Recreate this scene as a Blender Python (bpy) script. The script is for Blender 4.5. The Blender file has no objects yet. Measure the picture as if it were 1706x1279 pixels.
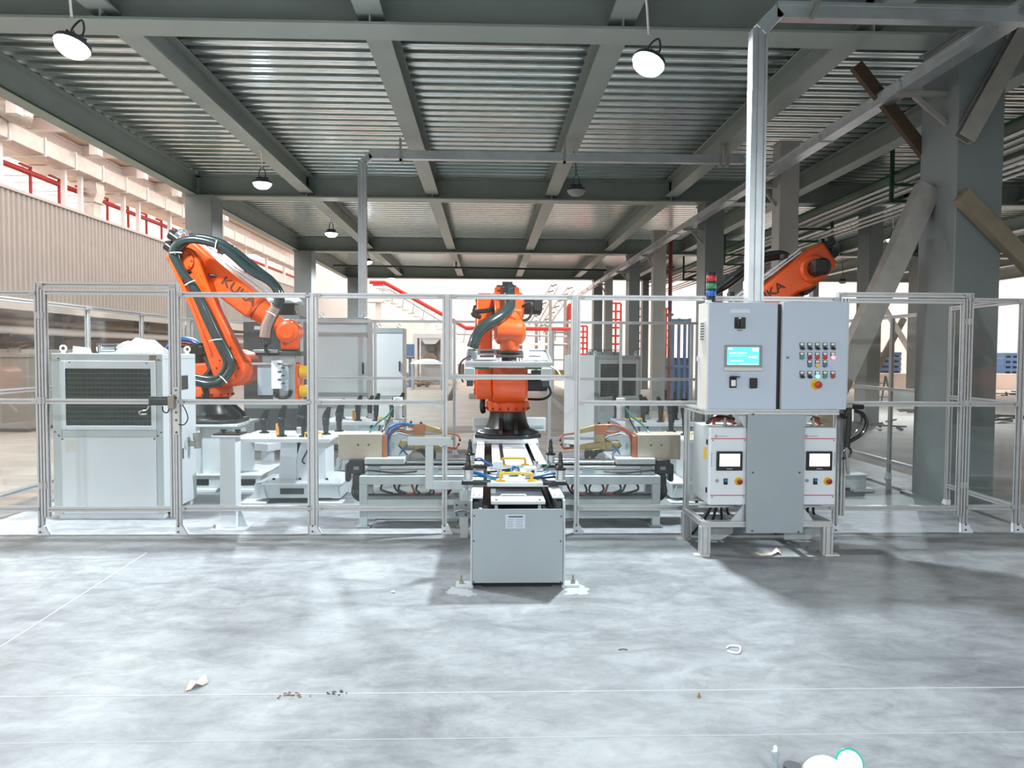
import bpy, bmesh, math, random
from mathutils import Vector as V, Matrix as Mx

R = math.radians
random.seed(11)
sc = bpy.context.scene
col = sc.collection

# ------------------------------------------------------------------ camera
FPX = 1250.0                                    # focal length in pixels of the 1706 x 1279 frame
CAM = V((0, 0, 1.66))
_yaw, _pit, _rol = math.atan(41 / FPX), math.atan(50.3 / FPX), R(0.30)
FW = V((math.sin(_yaw) * math.cos(_pit), math.cos(_yaw) * math.cos(_pit), -math.sin(_pit)))
_r0 = V((math.cos(_yaw), -math.sin(_yaw), 0))
_u0 = _r0.cross(FW)
RT = _r0 * math.cos(_rol) + _u0 * math.sin(_rol)
UP = RT.cross(FW)
cd = bpy.data.cameras.new('camera')
cam = bpy.data.objects.new('camera', cd)
col.objects.link(cam)
cd.sensor_fit = 'HORIZONTAL'
cd.sensor_width = 36.0
cd.lens = 36.0 * FPX / 1706.0
cd.clip_start, cd.clip_end = 0.05, 400
_m = Mx((RT, UP, -FW)).transposed().to_4x4()
_m.translation = CAM
cam.matrix_world = _m
sc.camera = cam


def at(px, py, y):
    """the point of the vertical plane Y = y that this place of the photograph shows"""
    d = FW + RT * ((px - 853.0) / FPX) + UP * ((639.5 - py) / FPX)
    return CAM + d * (y / d.y)


def ax(px, y, py=600):
    return at(px, py, y).x


def az(py, y, px=830):
    return at(px, py, y).z


def fl(px, py):
    """floor point"""
    d = FW + RT * ((px - 853.0) / FPX) + UP * ((639.5 - py) / FPX)
    return CAM + d * (-CAM.z / d.z)


# ------------------------------------------------------------------ world and exposure
w = bpy.data.worlds.new('hall_daylight')
sc.world = w
w.use_nodes = True
w.node_tree.nodes['Background'].inputs[0].default_value = (1.0, 0.925, 0.88, 1)
w.node_tree.nodes['Background'].inputs[1].default_value = 2.3
vs = sc.view_settings
vs.view_transform = 'Standard'
vs.look = 'None'
vs.exposure = 0.42
vs.gamma = 1.0
vs.use_curve_mapping = False
sc.cycles.use_denoising = True
sc.cycles.adaptive_threshold = 0.05
sc.cycles.max_bounces = 6
sc.cycles.diffuse_bounces = 4
sc.cycles.glossy_bounces = 3
sc.cycles.transparent_max_bounces = 20
sc.cycles.sample_clamp_indirect = 6.0
sc.cycles.caustics_reflective = False
sc.cycles.caustics_refractive = False

LAMP_W = 300.0            # watts of one pendant lamp

# ------------------------------------------------------------------ materials
MATS = {}


def s2l(c):
    return tuple((x / 12.92 if x <= 0.04045 else ((x + 0.055) / 1.055) ** 2.4) for x in [k / 255.0 for k in c])


def mat(name, rgb, rough=0.5, metal=0.0, var=0.0, scale=6.0, bump=0.0, emit=0.0, stretch=None, coat=0.0, spec=None):
    m = bpy.data.materials.new(name)
    m.use_nodes = True
    nt = m.node_tree
    b = nt.nodes['Principled BSDF']
    c = s2l(rgb)
    b.inputs['Base Color'].default_value = (*c, 1)
    b.inputs['Roughness'].default_value = rough
    b.inputs['Metallic'].default_value = metal
    if coat:
        b.inputs['Coat Weight'].default_value = coat
    if spec is not None:
        b.inputs['Specular IOR Level'].default_value = spec
    if emit:
        b.inputs['Emission Color'].default_value = (*c, 1)
        b.inputs['Emission Strength'].default_value = emit
    if var or bump:
        tc = nt.nodes.new('ShaderNodeTexCoord')
        mp = nt.nodes.new('ShaderNodeMapping')
        if stretch:
            mp.inputs['Scale'].default_value = stretch
        nz = nt.nodes.new('ShaderNodeTexNoise')
        nz.inputs['Scale'].default_value = scale
        nz.inputs['Detail'].default_value = 5
        nt.links.new(tc.outputs['Object'], mp.inputs[0])
        nt.links.new(mp.outputs[0], nz.inputs['Vector'])
        if var:
            rp = nt.nodes.new('ShaderNodeValToRGB')
            rp.color_ramp.elements[0].position = 0.3
            rp.color_ramp.elements[1].position = 0.7
            rp.color_ramp.elements[0].color = (*[max(0, x * (1 - var)) for x in c], 1)
            rp.color_ramp.elements[1].color = (*[min(1, x * (1 + var)) for x in c], 1)
            nt.links.new(nz.outputs['Fac'], rp.inputs[0])
            nt.links.new(rp.outputs[0], b.inputs['Base Color'])
        if bump:
            bp = nt.nodes.new('ShaderNodeBump')
            bp.inputs['Strength'].default_value = bump
            bp.inputs['Distance'].default_value = 0.01
            nt.links.new(nz.outputs['Fac'], bp.inputs['Height'])
            nt.links.new(bp.outputs[0], b.inputs['Normal'])
    MATS[name] = m
    return m


mat('beam_paint', (146, 157, 150), 0.45, var=0.06, scale=2)
mat('column_paint', (120, 128, 127), 0.42, var=0.08, scale=1.5)
mat('column_wrap', (176, 174, 168), 0.5, var=0.10, scale=2.5)
mat('edge_green', (24, 72, 46), 0.5)
mat('galvanised', (216, 225, 222), 0.22, 0.92, var=0.12, scale=5, bump=0.03, stretch=(1, 4, 4))
mat('tray_steel', (196, 201, 204), 0.36, 0.85, var=0.10, scale=5)
mat('cladding', (164, 157, 151), 0.45, 0.15, var=0.05, scale=1.5)
mat('cladding_trim', (188, 182, 176), 0.5)
mat('alu', (206, 207, 208), 0.34, 0.5, var=0.04, scale=12)
mat('alu_joint', (186, 186, 186), 0.45, 0.4)
mat('white_paint', (226, 231, 236), 0.38, var=0.015, scale=3)
mat('door_paint', (196, 207, 222), 0.40, var=0.015, scale=3)
mat('cabinet_side', (218, 215, 208), 0.45, var=0.02, scale=3)
mat('light_grey', (196, 204, 206), 0.42, var=0.03, scale=4)
mat('cover_grey', (160, 170, 175), 0.45, var=0.03, scale=3)
mat('orange', (232, 88, 24), 0.34, var=0.05, scale=4, coat=0.2)
mat('orange_letter', (96, 42, 18), 0.5)
mat('cast_black', (38, 42, 42), 0.32, var=0.15, scale=7)
mat('black', (24, 25, 26), 0.42)
mat('rubber', (30, 38, 38), 0.28, coat=0.3)
mat('hose_dark', (38, 52, 52), 0.26, coat=0.35)
mat('hose_blue', (38, 108, 172), 0.35)
mat('hose_green', (40, 120, 110), 0.4)
mat('hose_red', (170, 66, 58), 0.4)
mat('hose_clear', (150, 126, 116), 0.2, coat=0.5)
mat('yellow', (236, 190, 52), 0.4)
mat('copper', (188, 118, 88), 0.35, 0.75, var=0.1, scale=12)
mat('bronze', (176, 156, 108), 0.42, 0.55, var=0.12, scale=10)
mat('gun_box', (196, 184, 166), 0.42, 0.25, var=0.05, scale=8)
mat('steel', (176, 178, 178), 0.32, 0.85, var=0.06, scale=10)
mat('dark_steel', (84, 88, 88), 0.4, 0.6)
mat('red_paint', (176, 36, 34), 0.45, var=0.08, scale=3)
mat('red_bright', (214, 40, 34), 0.35)
mat('blue_paint', (78, 118, 168), 0.5, var=0.12, scale=4)
mat('lens_red', (206, 28, 48), 0.2, coat=0.5)
mat('lens_green', (24, 148, 92), 0.2, coat=0.5)
mat('lens_blue', (18, 104, 196), 0.2, coat=0.5)
mat('btn_red', (196, 52, 46), 0.35)
mat('btn_darkred', (146, 28, 34), 0.35)
mat('btn_green', (44, 150, 128), 0.35)
mat('btn_blue', (64, 116, 160), 0.35)
mat('btn_yellow', (232, 206, 88), 0.35)
mat('lit_red', (255, 120, 130), 0.4, emit=2.2)
mat('lit_green', (120, 255, 220), 0.4, emit=1.6)
mat('tag_white', (240, 240, 236), 0.5)
mat('screen_white', (250, 252, 255), 0.4, emit=1.6)
mat('screen_cyan', (88, 205, 222), 0.4, emit=0.9)
mat('screen_pale', (205, 246, 250), 0.4, emit=0.9)
mat('bezel', (150, 152, 150), 0.5)
mat('lamp_white', (225, 235, 255), 0.5, emit=22.0)
mat('plastic_sheet', (200, 207, 214), 0.25, coat=0.4, var=0.04, scale=8)
mat('paper', (236, 226, 206), 0.8)
mat('paper_white', (240, 242, 244), 0.7)
mat('foil', (215, 225, 235), 0.18, 0.9, var=0.2, scale=20, bump=0.5)
mat('timber', (70, 54, 38), 0.65, var=0.2, scale=5, stretch=(1, 1, 8))
mat('timber_pale', (134, 121, 102), 0.6, var=0.15, scale=5)
mat('channel_steel', (168, 165, 158), 0.45, 0.5, var=0.12, scale=6)
mat('wrap_brown', (128, 112, 90), 0.5, var=0.45, scale=7, stretch=(1, 1, 3))
mat('duct_foil', (206, 198, 190), 0.38, 0.55, var=0.12, scale=4, bump=0.3)
mat('hall_white', (247, 242, 240), 0.7, var=0.03, scale=1)
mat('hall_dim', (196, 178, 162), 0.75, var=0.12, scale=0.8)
mat('hall_machine', (150, 142, 132), 0.55, var=0.1, scale=2)
mat('hall_dark', (112, 104, 90), 0.7, var=0.2, scale=1.2)
mat('concrete', (150, 144, 136), 0.85, var=0.12, scale=3, bump=0.3)
mat('scrap', (150, 122, 100), 0.8, var=0.3, scale=9)
mat('wood_crate', (222, 160, 74), 0.7, var=0.12, scale=6)
mat('dark_cabinet', (78, 82, 84), 0.5, var=0.06, scale=3)
mat('coil', (46, 56, 54), 0.6, var=0.3, scale=18)
mat('coil_fin', (96, 112, 108), 0.5, 0.2)
mat('dark_red', (112, 42, 38), 0.5)
mat('joint_pale', (192, 196, 199), 0.6)
mat('loading_pink', (236, 214, 202), 0.8, var=0.05, scale=1)
mat('roof_beige', (232, 216, 196), 0.7)
mat('window_lit_concrete', (206, 197, 190), 0.7, var=0.10, scale=1.6, bump=0.1)  # lighter copy of the old concrete, window light put into its colour
mat('old_concrete', (162, 150, 140), 0.8, var=0.22, scale=2.2, bump=0.15, stretch=(0.5, 2.2, 1))
mat('lamp_case', (52, 56, 58), 0.45)
mat('warning', (226, 186, 60), 0.5)
mat('gloss_white', (246, 248, 250), 0.25, coat=0.5)
mat('teal_trim', (40, 178, 158), 0.4)
mat('valve_metal', (168, 164, 152), 0.3, 0.8)


def glass_mat():
    m = bpy.data.materials.new('clear_sheet')
    m.use_nodes = True
    nt = m.node_tree
    nt.nodes.clear()
    o = nt.nodes.new('ShaderNodeOutputMaterial')
    t = nt.nodes.new('ShaderNodeBsdfTransparent')
    t.inputs[0].default_value = (0.955, 0.965, 0.96, 1)
    g = nt.nodes.new('ShaderNodeBsdfGlossy')
    g.inputs['Roughness'].default_value = 0.05
    g.inputs['Color'].default_value = (0.9, 0.92, 0.92, 1)
    d = nt.nodes.new('ShaderNodeBsdfDiffuse')
    d.inputs[0].default_value = (0.75, 0.78, 0.78, 1)
    fr = nt.nodes.new('ShaderNodeFresnel')
    ge = nt.nodes.new('ShaderNodeNewGeometry')
    io = nt.nodes.new('ShaderNodeMapRange')          # the same reflectance on both faces of the thin sheet
    io.inputs['To Min'].default_value = 1.38
    io.inputs['To Max'].default_value = 1 / 1.38
    nt.links.new(ge.outputs['Backfacing'], io.inputs['Value'])
    nt.links.new(io.outputs[0], fr.inputs[0])
    tc = nt.nodes.new('ShaderNodeTexCoord')
    nz = nt.nodes.new('ShaderNodeTexNoise')
    nz.inputs['Scale'].default_value = 1.6
    nt.links.new(tc.outputs['Object'], nz.inputs['Vector'])
    mr = nt.nodes.new('ShaderNodeMapRange')
    mr.inputs['From Min'].default_value = 0.4
    mr.inputs['From Max'].default_value = 0.75
    mr.inputs['To Min'].default_value = 0.001
    mr.inputs['To Max'].default_value = 0.014
    nt.links.new(nz.outputs['Fac'], mr.inputs['Value'])
    m1 = nt.nodes.new('ShaderNodeMixShader')
    m2 = nt.nodes.new('ShaderNodeMixShader')
    nt.links.new(mr.outputs[0], m1.inputs[0])
    nt.links.new(t.outputs[0], m1.inputs[1])
    nt.links.new(d.outputs[0], m1.inputs[2])
    nt.links.new(fr.outputs[0], m2.inputs[0])
    nt.links.new(m1.outputs[0], m2.inputs[1])
    nt.links.new(g.outputs[0], m2.inputs[2])
    nt.links.new(m2.outputs[0], o.inputs[0])
    MATS['glass'] = m


glass_mat()


def floor_mat():
    m = bpy.data.materials.new('trowelled_concrete')
    m.use_nodes = True
    nt = m.node_tree
    b = nt.nodes['Principled BSDF']
    tc = nt.nodes.new('ShaderNodeTexCoord')

    def noise(scale, det, rgh, lo, hi, c0, c1, st=(1, 1, 1)):
        mp = nt.nodes.new('ShaderNodeMapping')
        mp.inputs['Scale'].default_value = st
        nt.links.new(tc.outputs['Object'], mp.inputs[0])
        n = nt.nodes.new('ShaderNodeTexNoise')
        n.inputs['Scale'].default_value = scale
        n.inputs['Detail'].default_value = det
        n.inputs['Roughness'].default_value = rgh
        n.inputs['Distortion'].default_value = 0.6
        nt.links.new(mp.outputs[0], n.inputs['Vector'])
        r = nt.nodes.new('ShaderNodeValToRGB')
        r.color_ramp.elements[0].position, r.color_ramp.elements[1].position = lo, hi
        r.color_ramp.elements[0].color = (*s2l(c0), 1)
        r.color_ramp.elements[1].color = (*s2l(c1), 1)
        nt.links.new(n.outputs['Fac'], r.inputs[0])
        return n, r
    n1, r1 = noise(0.9, 9, 0.62, 0.34, 0.68, (142, 146, 149), (184, 188, 190))
    n2, r2 = noise(2.6, 10, 0.7, 0.36, 0.60, (210, 210, 210), (255, 255, 255), (1.0, 2.0, 1))
    n3, r3 = noise(14, 6, 0.7, 0.30, 0.62, (236, 236, 236), (255, 255, 255))
    x1 = nt.nodes.new('ShaderNodeMix')
    x1.data_type = 'RGBA'
    x1.blend_type = 'MULTIPLY'
    x1.inputs[0].default_value = 1
    x2 = nt.nodes.new('ShaderNodeMix')
    x2.data_type = 'RGBA'
    x2.blend_type = 'MULTIPLY'
    x2.inputs[0].default_value = 1
    nt.links.new(r1.outputs[0], x1.inputs[6])
    nt.links.new(r2.outputs[0], x1.inputs[7])
    nt.links.new(x1.outputs[2], x2.inputs[6])
    nt.links.new(r3.outputs[0], x2.inputs[7])
    nt.links.new(x2.outputs[2], b.inputs['Base Color'])
    b.inputs['Roughness'].default_value = 0.5
    rr = nt.nodes.new('ShaderNodeMapRange')
    rr.inputs['To Min'].default_value = 0.36
    rr.inputs['To Max'].default_value = 0.62
    nt.links.new(n2.outputs['Fac'], rr.inputs['Value'])
    nt.links.new(rr.outputs[0], b.inputs['Roughness'])
    bp = nt.nodes.new('ShaderNodeBump')
    bp.inputs['Strength'].default_value = 0.12
    bp.inputs['Distance'].default_value = 0.01
    nt.links.new(n3.outputs['Fac'], bp.inputs['Height'])
    nt.links.new(bp.outputs[0], b.inputs['Normal'])
    MATS['floor'] = m


floor_mat()


# ------------------------------------------------------------------ object helpers
def wloc(o):
    p = V((0, 0, 0))
    while o is not None:
        p = p + o.location
        o = o.parent
    return p


class MB:
    """collects shapes in world coordinates, links them as ONE mesh object"""

    def __init__(s):
        s.v, s.f = [], []

    def add(s, vs_, fs_, M=None):
        n = len(s.v)
        s.v += [(M @ V(p)) if M is not None else V(p) for p in vs_]
        s.f += [tuple(i + n for i in f) for f in fs_]
        return s

    def box(s, x0, x1, y0, y1, z0, z1, M=None):
        vv = [(x0, y0, z0), (x1, y0, z0), (x1, y1, z0), (x0, y1, z0), (x0, y0, z1), (x1, y0, z1), (x1, y1, z1), (x0, y1, z1)]
        return s.add(vv, [(0, 3, 2, 1), (4, 5, 6, 7), (0, 1, 5, 4), (1, 2, 6, 5), (2, 3, 7, 6), (3, 0, 4, 7)], M)

    def bc(s, c, d, M=None):
        return s.box(c[0] - d[0] / 2, c[0] + d[0] / 2, c[1] - d[1] / 2, c[1] + d[1] / 2, c[2] - d[2] / 2, c[2] + d[2] / 2, M)

    def prof(s, poly, p0, p1, up=(0, 0, 1)):
        p0, p1, up = V(p0), V(p1), V(up)
        d = (p1 - p0).normalized()
        if abs(d.dot(up.normalized())) > 0.98:
            up = V((0, 1, 0))
        a = d.cross(up).normalized()
        u = a.cross(d).normalized()
        n = len(poly)
        vv = [p0 + a * q[0] + u * q[1] for q in poly] + [p1 + a * q[0] + u * q[1] for q in poly]
        ff = [tuple(range(n)), tuple(range(2 * n - 1, n - 1, -1))] + [(i, (i + 1) % n, n + (i + 1) % n, n + i) for i in range(n)]
        return s.add(vv, ff)

    def bar(s, p0, p1, w_, h_, up=(0, 0, 1)):
        return s.prof([(-w_ / 2, -h_ / 2), (w_ / 2, -h_ / 2), (w_ / 2, h_ / 2), (-w_ / 2, h_ / 2)], p0, p1, up)

    def cyl(s, p0, p1, r0, r1=None, n=16):
        r1 = r0 if r1 is None else r1
        p0, p1 = V(p0), V(p1)
        d = (p1 - p0).normalized()
        up = V((0, 0, 1)) if abs(d.z) < 0.9 else V((1, 0, 0))
        a = d.cross(up).normalized()
        u = a.cross(d).normalized()
        cs = [(math.cos(2 * math.pi * i / n), math.sin(2 * math.pi * i / n)) for i in range(n)]
        vv = [p0 + (a * c + u * q) * r0 for c, q in cs] + [p1 + (a * c + u * q) * r1 for c, q in cs]
        ff = [tuple(range(n)), tuple(range(2 * n - 1, n - 1, -1))] + [(i, (i + 1) % n, n + (i + 1) % n, n + i) for i in range(n)]
        return s.add(vv, ff)

    def tube(s, pts, r, n=8, sub=5):
        P = smooth_path([V(p) for p in pts], sub) if sub > 1 else [V(p) for p in pts]
        prev = None
        rings = []
        for i, p in enumerate(P):
            d = (P[min(i + 1, len(P) - 1)] - P[max(i - 1, 0)])
            d = d.normalized() if d.length > 1e-9 else V((0, 0, 1))
            if prev is None:
                up = V((0, 0, 1)) if abs(d.z) < 0.9 else V((1, 0, 0))
                a = d.cross(up).normalized()
            else:
                a = (prev - d * prev.dot(d)).normalized()
            prev = a
            u = d.cross(a)
            rr = r(i / (len(P) - 1)) if callable(r) else r
            rings.append([p + (a * math.cos(2 * math.pi * k / n) + u * math.sin(2 * math.pi * k / n)) * rr for k in range(n)])
        vv = [q for g in rings for q in g]
        ff = [tuple(range(n - 1, -1, -1)), tuple(range(len(vv) - n, len(vv)))]
        for i in range(len(rings) - 1):
            for k in range(n):
                ff.append((i * n + k, i * n + (k + 1) % n, (i + 1) * n + (k + 1) % n, (i + 1) * n + k))
        return s.add(vv, ff)

    def lathe(s, pr, c=(0, 0, 0), axis='z', n=24):
        """pr: (radius, height) from bottom to top"""
        c = V(c)
        vv, ff = [], []
        for r_, h_ in pr:
            for k in range(n):
                x, y = r_ * math.cos(2 * math.pi * k / n), r_ * math.sin(2 * math.pi * k / n)
                vv.append(c + (V((x, y, h_)) if axis == 'z' else V((x, h_, y)) if axis == 'y' else V((h_, x, y))))
        m = len(pr)
        ff = [tuple(range(n - 1, -1, -1)), tuple(range((m - 1) * n, m * n))]
        for i in range(m - 1):
            for k in range(n):
                ff.append((i * n + k, i * n + (k + 1) % n, (i + 1) * n + (k + 1) % n, (i + 1) * n + k))
        return s.add(vv, ff)

    def prism(s, poly, a, b, plane='xz'):
        n = len(poly)

        def P(q, t):
            return (q[0], t, q[1]) if plane == 'xz' else (q[0], q[1], t) if plane == 'xy' else (t, q[0], q[1])
        vv = [P(q, a) for q in poly] + [P(q, b) for q in poly]
        return s.add(vv, [tuple(range(n)), tuple(range(2 * n - 1, n - 1, -1))] + [(i, (i + 1) % n, n + (i + 1) % n, n + i) for i in range(n)])

    def ball(s, c, r, n=16, m=10):
        c = V(c)
        r = (r, r, r) if isinstance(r, (int, float)) else r
        vv = [c + V((0, 0, -r[2]))]
        for i in range(1, m):
            t = math.pi * i / m - math.pi / 2
            for k in range(n):
                f = 2 * math.pi * k / n
                vv.append(c + V((r[0] * math.cos(t) * math.cos(f), r[1] * math.cos(t) * math.sin(f), r[2] * math.sin(t))))
        vv.append(c + V((0, 0, r[2])))
        ff = [(0, 1 + (k + 1) % n, 1 + k) for k in range(n)]
        for i in range(m - 2):
            for k in range(n):
                ff.append((1 + i * n + k, 1 + i * n + (k + 1) % n, 1 + (i + 1) * n + (k + 1) % n, 1 + (i + 1) * n + k))
        L = len(vv) - 1
        ff += [(L, L - n + k, L - n + (k + 1) % n) for k in range(n)]
        return s.add(vv, ff)

    def build(s, name, m, parent=None, bev=0.0, smooth=True, M=None, seg=2, recalc=True):
        o_ = wloc(parent) if parent is not None else V((0, 0, 0))
        me = bpy.data.meshes.new(name)
        vv = [(M @ p if M is not None else p) - o_ for p in s.v]
        me.from_pydata([tuple(p) for p in vv], [], s.f)
        if recalc:
            bm = bmesh.new()
            bm.from_mesh(me)
            bmesh.ops.recalc_face_normals(bm, faces=bm.faces)
            bm.to_mesh(me)
            bm.free()
        me.materials.append(MATS[m])
        if smooth:
            me.shade_smooth()
            me.set_sharp_from_angle(angle=R(38))
        ob = bpy.data.objects.new(name, me)
        col.objects.link(ob)
        ob.parent = parent
        if bev:
            bv = ob.modifiers.new('bevel', 'BEVEL')
            bv.width = bev
            bv.segments = seg
            bv.limit_method = 'ANGLE'
            bv.angle_limit = R(40)
        return ob


def smooth_path(P, sub):
    if len(P) < 3:
        return P
    out = []
    for i in range(len(P) - 1):
        a, b, c, d = P[max(i - 1, 0)], P[i], P[i + 1], P[min(i + 2, len(P) - 1)]
        for k in range(sub):
            t = k / sub
            out.append(0.5 * ((2 * b) + (c - a) * t + (2 * a - 5 * b + 4 * c - d) * t * t + (3 * b - a - 3 * c + d) * t ** 3))
    out.append(P[-1])
    return out


def tag(o, label, cat, group=None, kind=None):
    o['label'] = label
    o['category'] = cat
    if group:
        o['group'] = group
    if kind:
        o['kind'] = kind
    return o


def thing(name, label, cat, loc=(0, 0, 0), group=None, kind=None):
    o = bpy.data.objects.new(name, None)
    col.objects.link(o)
    o.location = loc
    o.empty_display_size = 0.1
    return tag(o, label, cat, group, kind)


def copy_tree(o, parent=None):
    c = o.copy()
    col.objects.link(c)
    c.parent = parent
    for ch in list(o.children):
        copy_tree(ch, c)
    return c


def dup(o, label, loc=None, rz=None):
    c = copy_tree(o)
    c['label'] = label
    if loc is not None:
        c.location = loc
    if rz is not None:
        c.rotation_euler = (0, 0, rz)
    return c


def text(name, s, size, m, parent, loc, rot, ext=0.001, bold=0.0, sx=1.0):
    cu = bpy.data.curves.new(name, 'FONT')
    cu.body = s
    cu.size = size
    cu.extrude = ext
    cu.offset = bold
    cu.align_x, cu.align_y = 'CENTER', 'CENTER'
    cu.materials.append(MATS[m])
    tmp = bpy.data.objects.new(name, cu)
    me = bpy.data.meshes.new_from_object(tmp)
    bpy.data.objects.remove(tmp)
    o = bpy.data.objects.new(name, me)
    col.objects.link(o)
    o.parent = parent
    o.location = V(loc) - (wloc(parent) if parent is not None else V((0, 0, 0)))
    o.rotation_euler = rot
    o.scale = (sx, 1, 1)
    return o


def slot(w_, h_, nw=1, nh=1, g=0.010, d=0.010):
    """outline of an aluminium slot profile: w_ wide, h_ high, with nw / nh grooves on its sides"""
    P = []

    def side(a, b, inn, n):
        L = math.hypot(b[0] - a[0], b[1] - a[1])
        e = ((b[0] - a[0]) / L, (b[1] - a[1]) / L)
        P.append(a)
        for i in range(n):
            c = L * (i + 0.5) / n
            for t, dd in ((c - g / 2, 0), (c - g / 2, d), (c + g / 2, d), (c + g / 2, 0)):
                P.append((a[0] + e[0] * t + inn[0] * dd, a[1] + e[1] * t + inn[1] * dd))
    x, y = w_ / 2, h_ / 2
    side((-x, -y), (x, -y), (0, 1), nw)
    side((x, -y), (x, y), (-1, 0), nh)
    side((x, y), (-x, y), (0, -1), nw)
    side((-x, y), (-x, -y), (1, 0), nh)
    return P


S45 = slot(0.045, 0.045, 1, 1, 0.012, 0.016)
S90 = slot(0.090, 0.045, 2, 1, 0.012, 0.016)
S60 = slot(0.06, 0.06)


def one(name, m, label, cat, mb, loc=None, group=None, kind=None, bev=0.0):
    """a thing that is one mesh, its origin at loc"""
    o = mb.build(name, m, None, bev)
    if loc is not None:
        o.data.transform(Mx.Translation(-V(loc)))
        o.location = loc
    return tag(o, label, cat, group, kind)
# ================================================================== the setting
fo = MB().box(-45, 45, -14, 80, -0.3, 0.0).build('floor', 'floor', smooth=False)
tag(fo, 'pale trowelled concrete floor of the whole hall', 'floor', kind='structure')
for i_, (y_, w_) in enumerate(((3.62, 0.008), (3.18, 0.004), (6.72, 0.012))):
    MB().box(-16, 18, y_ - w_ / 2, y_ + w_ / 2, -0.002, 0.0015).build('floor_joint', 'joint_pale' if i_ < 2 else 'concrete', fo, smooth=False)
_a, _b = fl(0, 1078), fl(245, 920)
MB().bar((_a.x, _a.y, 0), (_b.x, _b.y, 0), 0.010, 0.003).build('floor_joint', 'joint_pale', fo, smooth=False)

for nm_, lb_, bx_ in (('floor_rear', 'dusty brown concrete floor behind the rear fence', (-45, 3.6, 12.55, 80)), ('floor_rear_right', 'dusty concrete floor under the right rear bays, window light painted in', (3.6, 45, 12.55, 80)), ('floor_left_aisle', 'dusty brown concrete floor of the left aisle', (-45, -5.15, 6.9, 12.55)), ('floor_right_aisle', 'dusty concrete floor of the right aisle, window light painted in', (5.9, 45, 8.0, 12.55))):
    o = MB().box(bx_[0], bx_[1], bx_[2], bx_[3], -0.2, 0.0012).build(nm_, 'window_lit_concrete' if 'right' in nm_ else 'old_concrete', smooth=False)
    tag(o, lb_, 'floor', kind='structure')

# ---- mezzanine deck
DZ = 5.68
MAINY = [-9.75, -0.65, 8.45, 17.55, 26.65, 35.75]
SECX = [-6.65, -4.13, -1.28, 1.46, 4.23, 7.0, 9.8, 12.6, 15.4, 18.2, 21.0, 23.8]
ceil = thing('ceiling', 'ribbed galvanised steel deck of the mezzanine overhead', 'ceiling', (0, 0, DZ), kind='structure')


def deck_mesh(w_, l_):
    mb = MB()
    n = int(l_ / 0.303)
    p = l_ / n
    pts = []
    for i in range(n):
        y = i * p
        pts += [(y, 0.0), (y + p * 0.16, 0.0), (y + p * 0.19, 0.016), (y + p * 0.34, 0.016), (y + p * 0.37, 0.0), (y + p * 0.58, 0.0), (y + p * 0.60, 0.074), (y + p * 0.98, 0.074)]
    pts.append((l_, 0.0))
    vv = [(0, y, z) for y, z in pts] + [(w_, y, z) for y, z in pts]
    k = len(pts)
    return mb.add(vv, [(i, i + 1, k + i + 1, k + i) for i in range(k - 1)])


_dm = {}
for xa, xb in zip(SECX[:-1], SECX[1:]):
    for ya, yb in zip(MAINY[:-1], MAINY[1:]):
        key = (round(xb - xa, 2), round(yb - ya, 2))
        if key not in _dm:
            o = deck_mesh(xb - xa, yb - ya).build('deck_panel', 'galvanised', None, smooth=False, recalc=False)
            o.parent = ceil
            _dm[key] = o.data
        else:
            o = bpy.data.objects.new('deck_panel', _dm[key])
            col.objects.link(o)
            o.parent = ceil
        o.location = (xa, ya, 0)
MB().box(-6.78, 23.9, -9.9, 35.95, DZ + 0.08, DZ + 0.22).build('slab', 'concrete', ceil, smooth=False)


def ibeam(w_, h_, tf=0.028, tw=0.016):
    a, b, c, d = w_ / 2, h_ / 2, tw / 2, h_ / 2 - tf
    return [(-a, -b), (a, -b), (a, -d), (c, -d), (c, d), (a, d), (a, b), (-a, b), (-a, d), (-c, d), (-c, -d), (-a, -d)]


def beam(label, p0, p1, w_, h_, stiff=()):
    p0, p1 = V(p0), V(p1)
    t = thing('ceiling_beam', label, 'beam', p0, 'mezzanine steel beams', 'structure')
    MB().prof(ibeam(w_, h_), p0, p1).build('beam_section', 'beam_paint', t, smooth=False)
    for x in stiff:
        MB().box(x - 0.008, x + 0.008, p0.y - w_ / 2 + 0.01, p0.y + w_ / 2 - 0.01, p0.z - h_ / 2 + 0.03, p0.z + h_ / 2 - 0.03).build('stiffener_plate', 'beam_paint', t, smooth=False)
    return t


_ord = ['behind the viewer', 'just overhead behind the viewer', 'nearest, crossing the whole top of the picture', 'second from the viewer', 'third from the viewer', 'farthest, at the bright end of the deck']
for y_, w_ in zip(MAINY, _ord):
    beam('wide grey steel cross beam under the deck, ' + w_, (-6.74, y_, DZ - 0.25), (23.8, y_, DZ - 0.25), 0.42, 0.49, SECX[1:-1])
_bn = ['edge', 'first', 'second', 'third', 'fourth', 'fifth', 'sixth', 'seventh', 'eighth', 'ninth', 'tenth', 'outer right']
for i_, x_ in enumerate(SECX):
    edge = i_ in (0, 11)
    hh, ww = (0.49, 0.24) if edge else (0.38, 0.29)
    for k_, (ya, yb) in enumerate(zip(MAINY[:-1], MAINY[1:])):
        if k_ == 0:
            continue
        beam('grey steel joist under the deck, %s from the left, in bay %s of the deck' % (_bn[i_], ['', 'over the viewer', 'one above the cell', 'two', 'three', 'four at the far end'][k_]),
             (x_, ya + 0.02, DZ - 0.005 - hh / 2), (x_, yb - 0.02, DZ - 0.005 - hh / 2), ww, hh)
# green primed strip on the outer lower edge of the edge beam
o = MB().box(-6.545, -6.515, -9, 35.7, 5.188, 5.215)
one('trim_1', 'edge_green', 'green primed strip along the lower edge of the left edge beam', 'trim', o, (-6.53, -9, 5.188), kind='structure')


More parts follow.
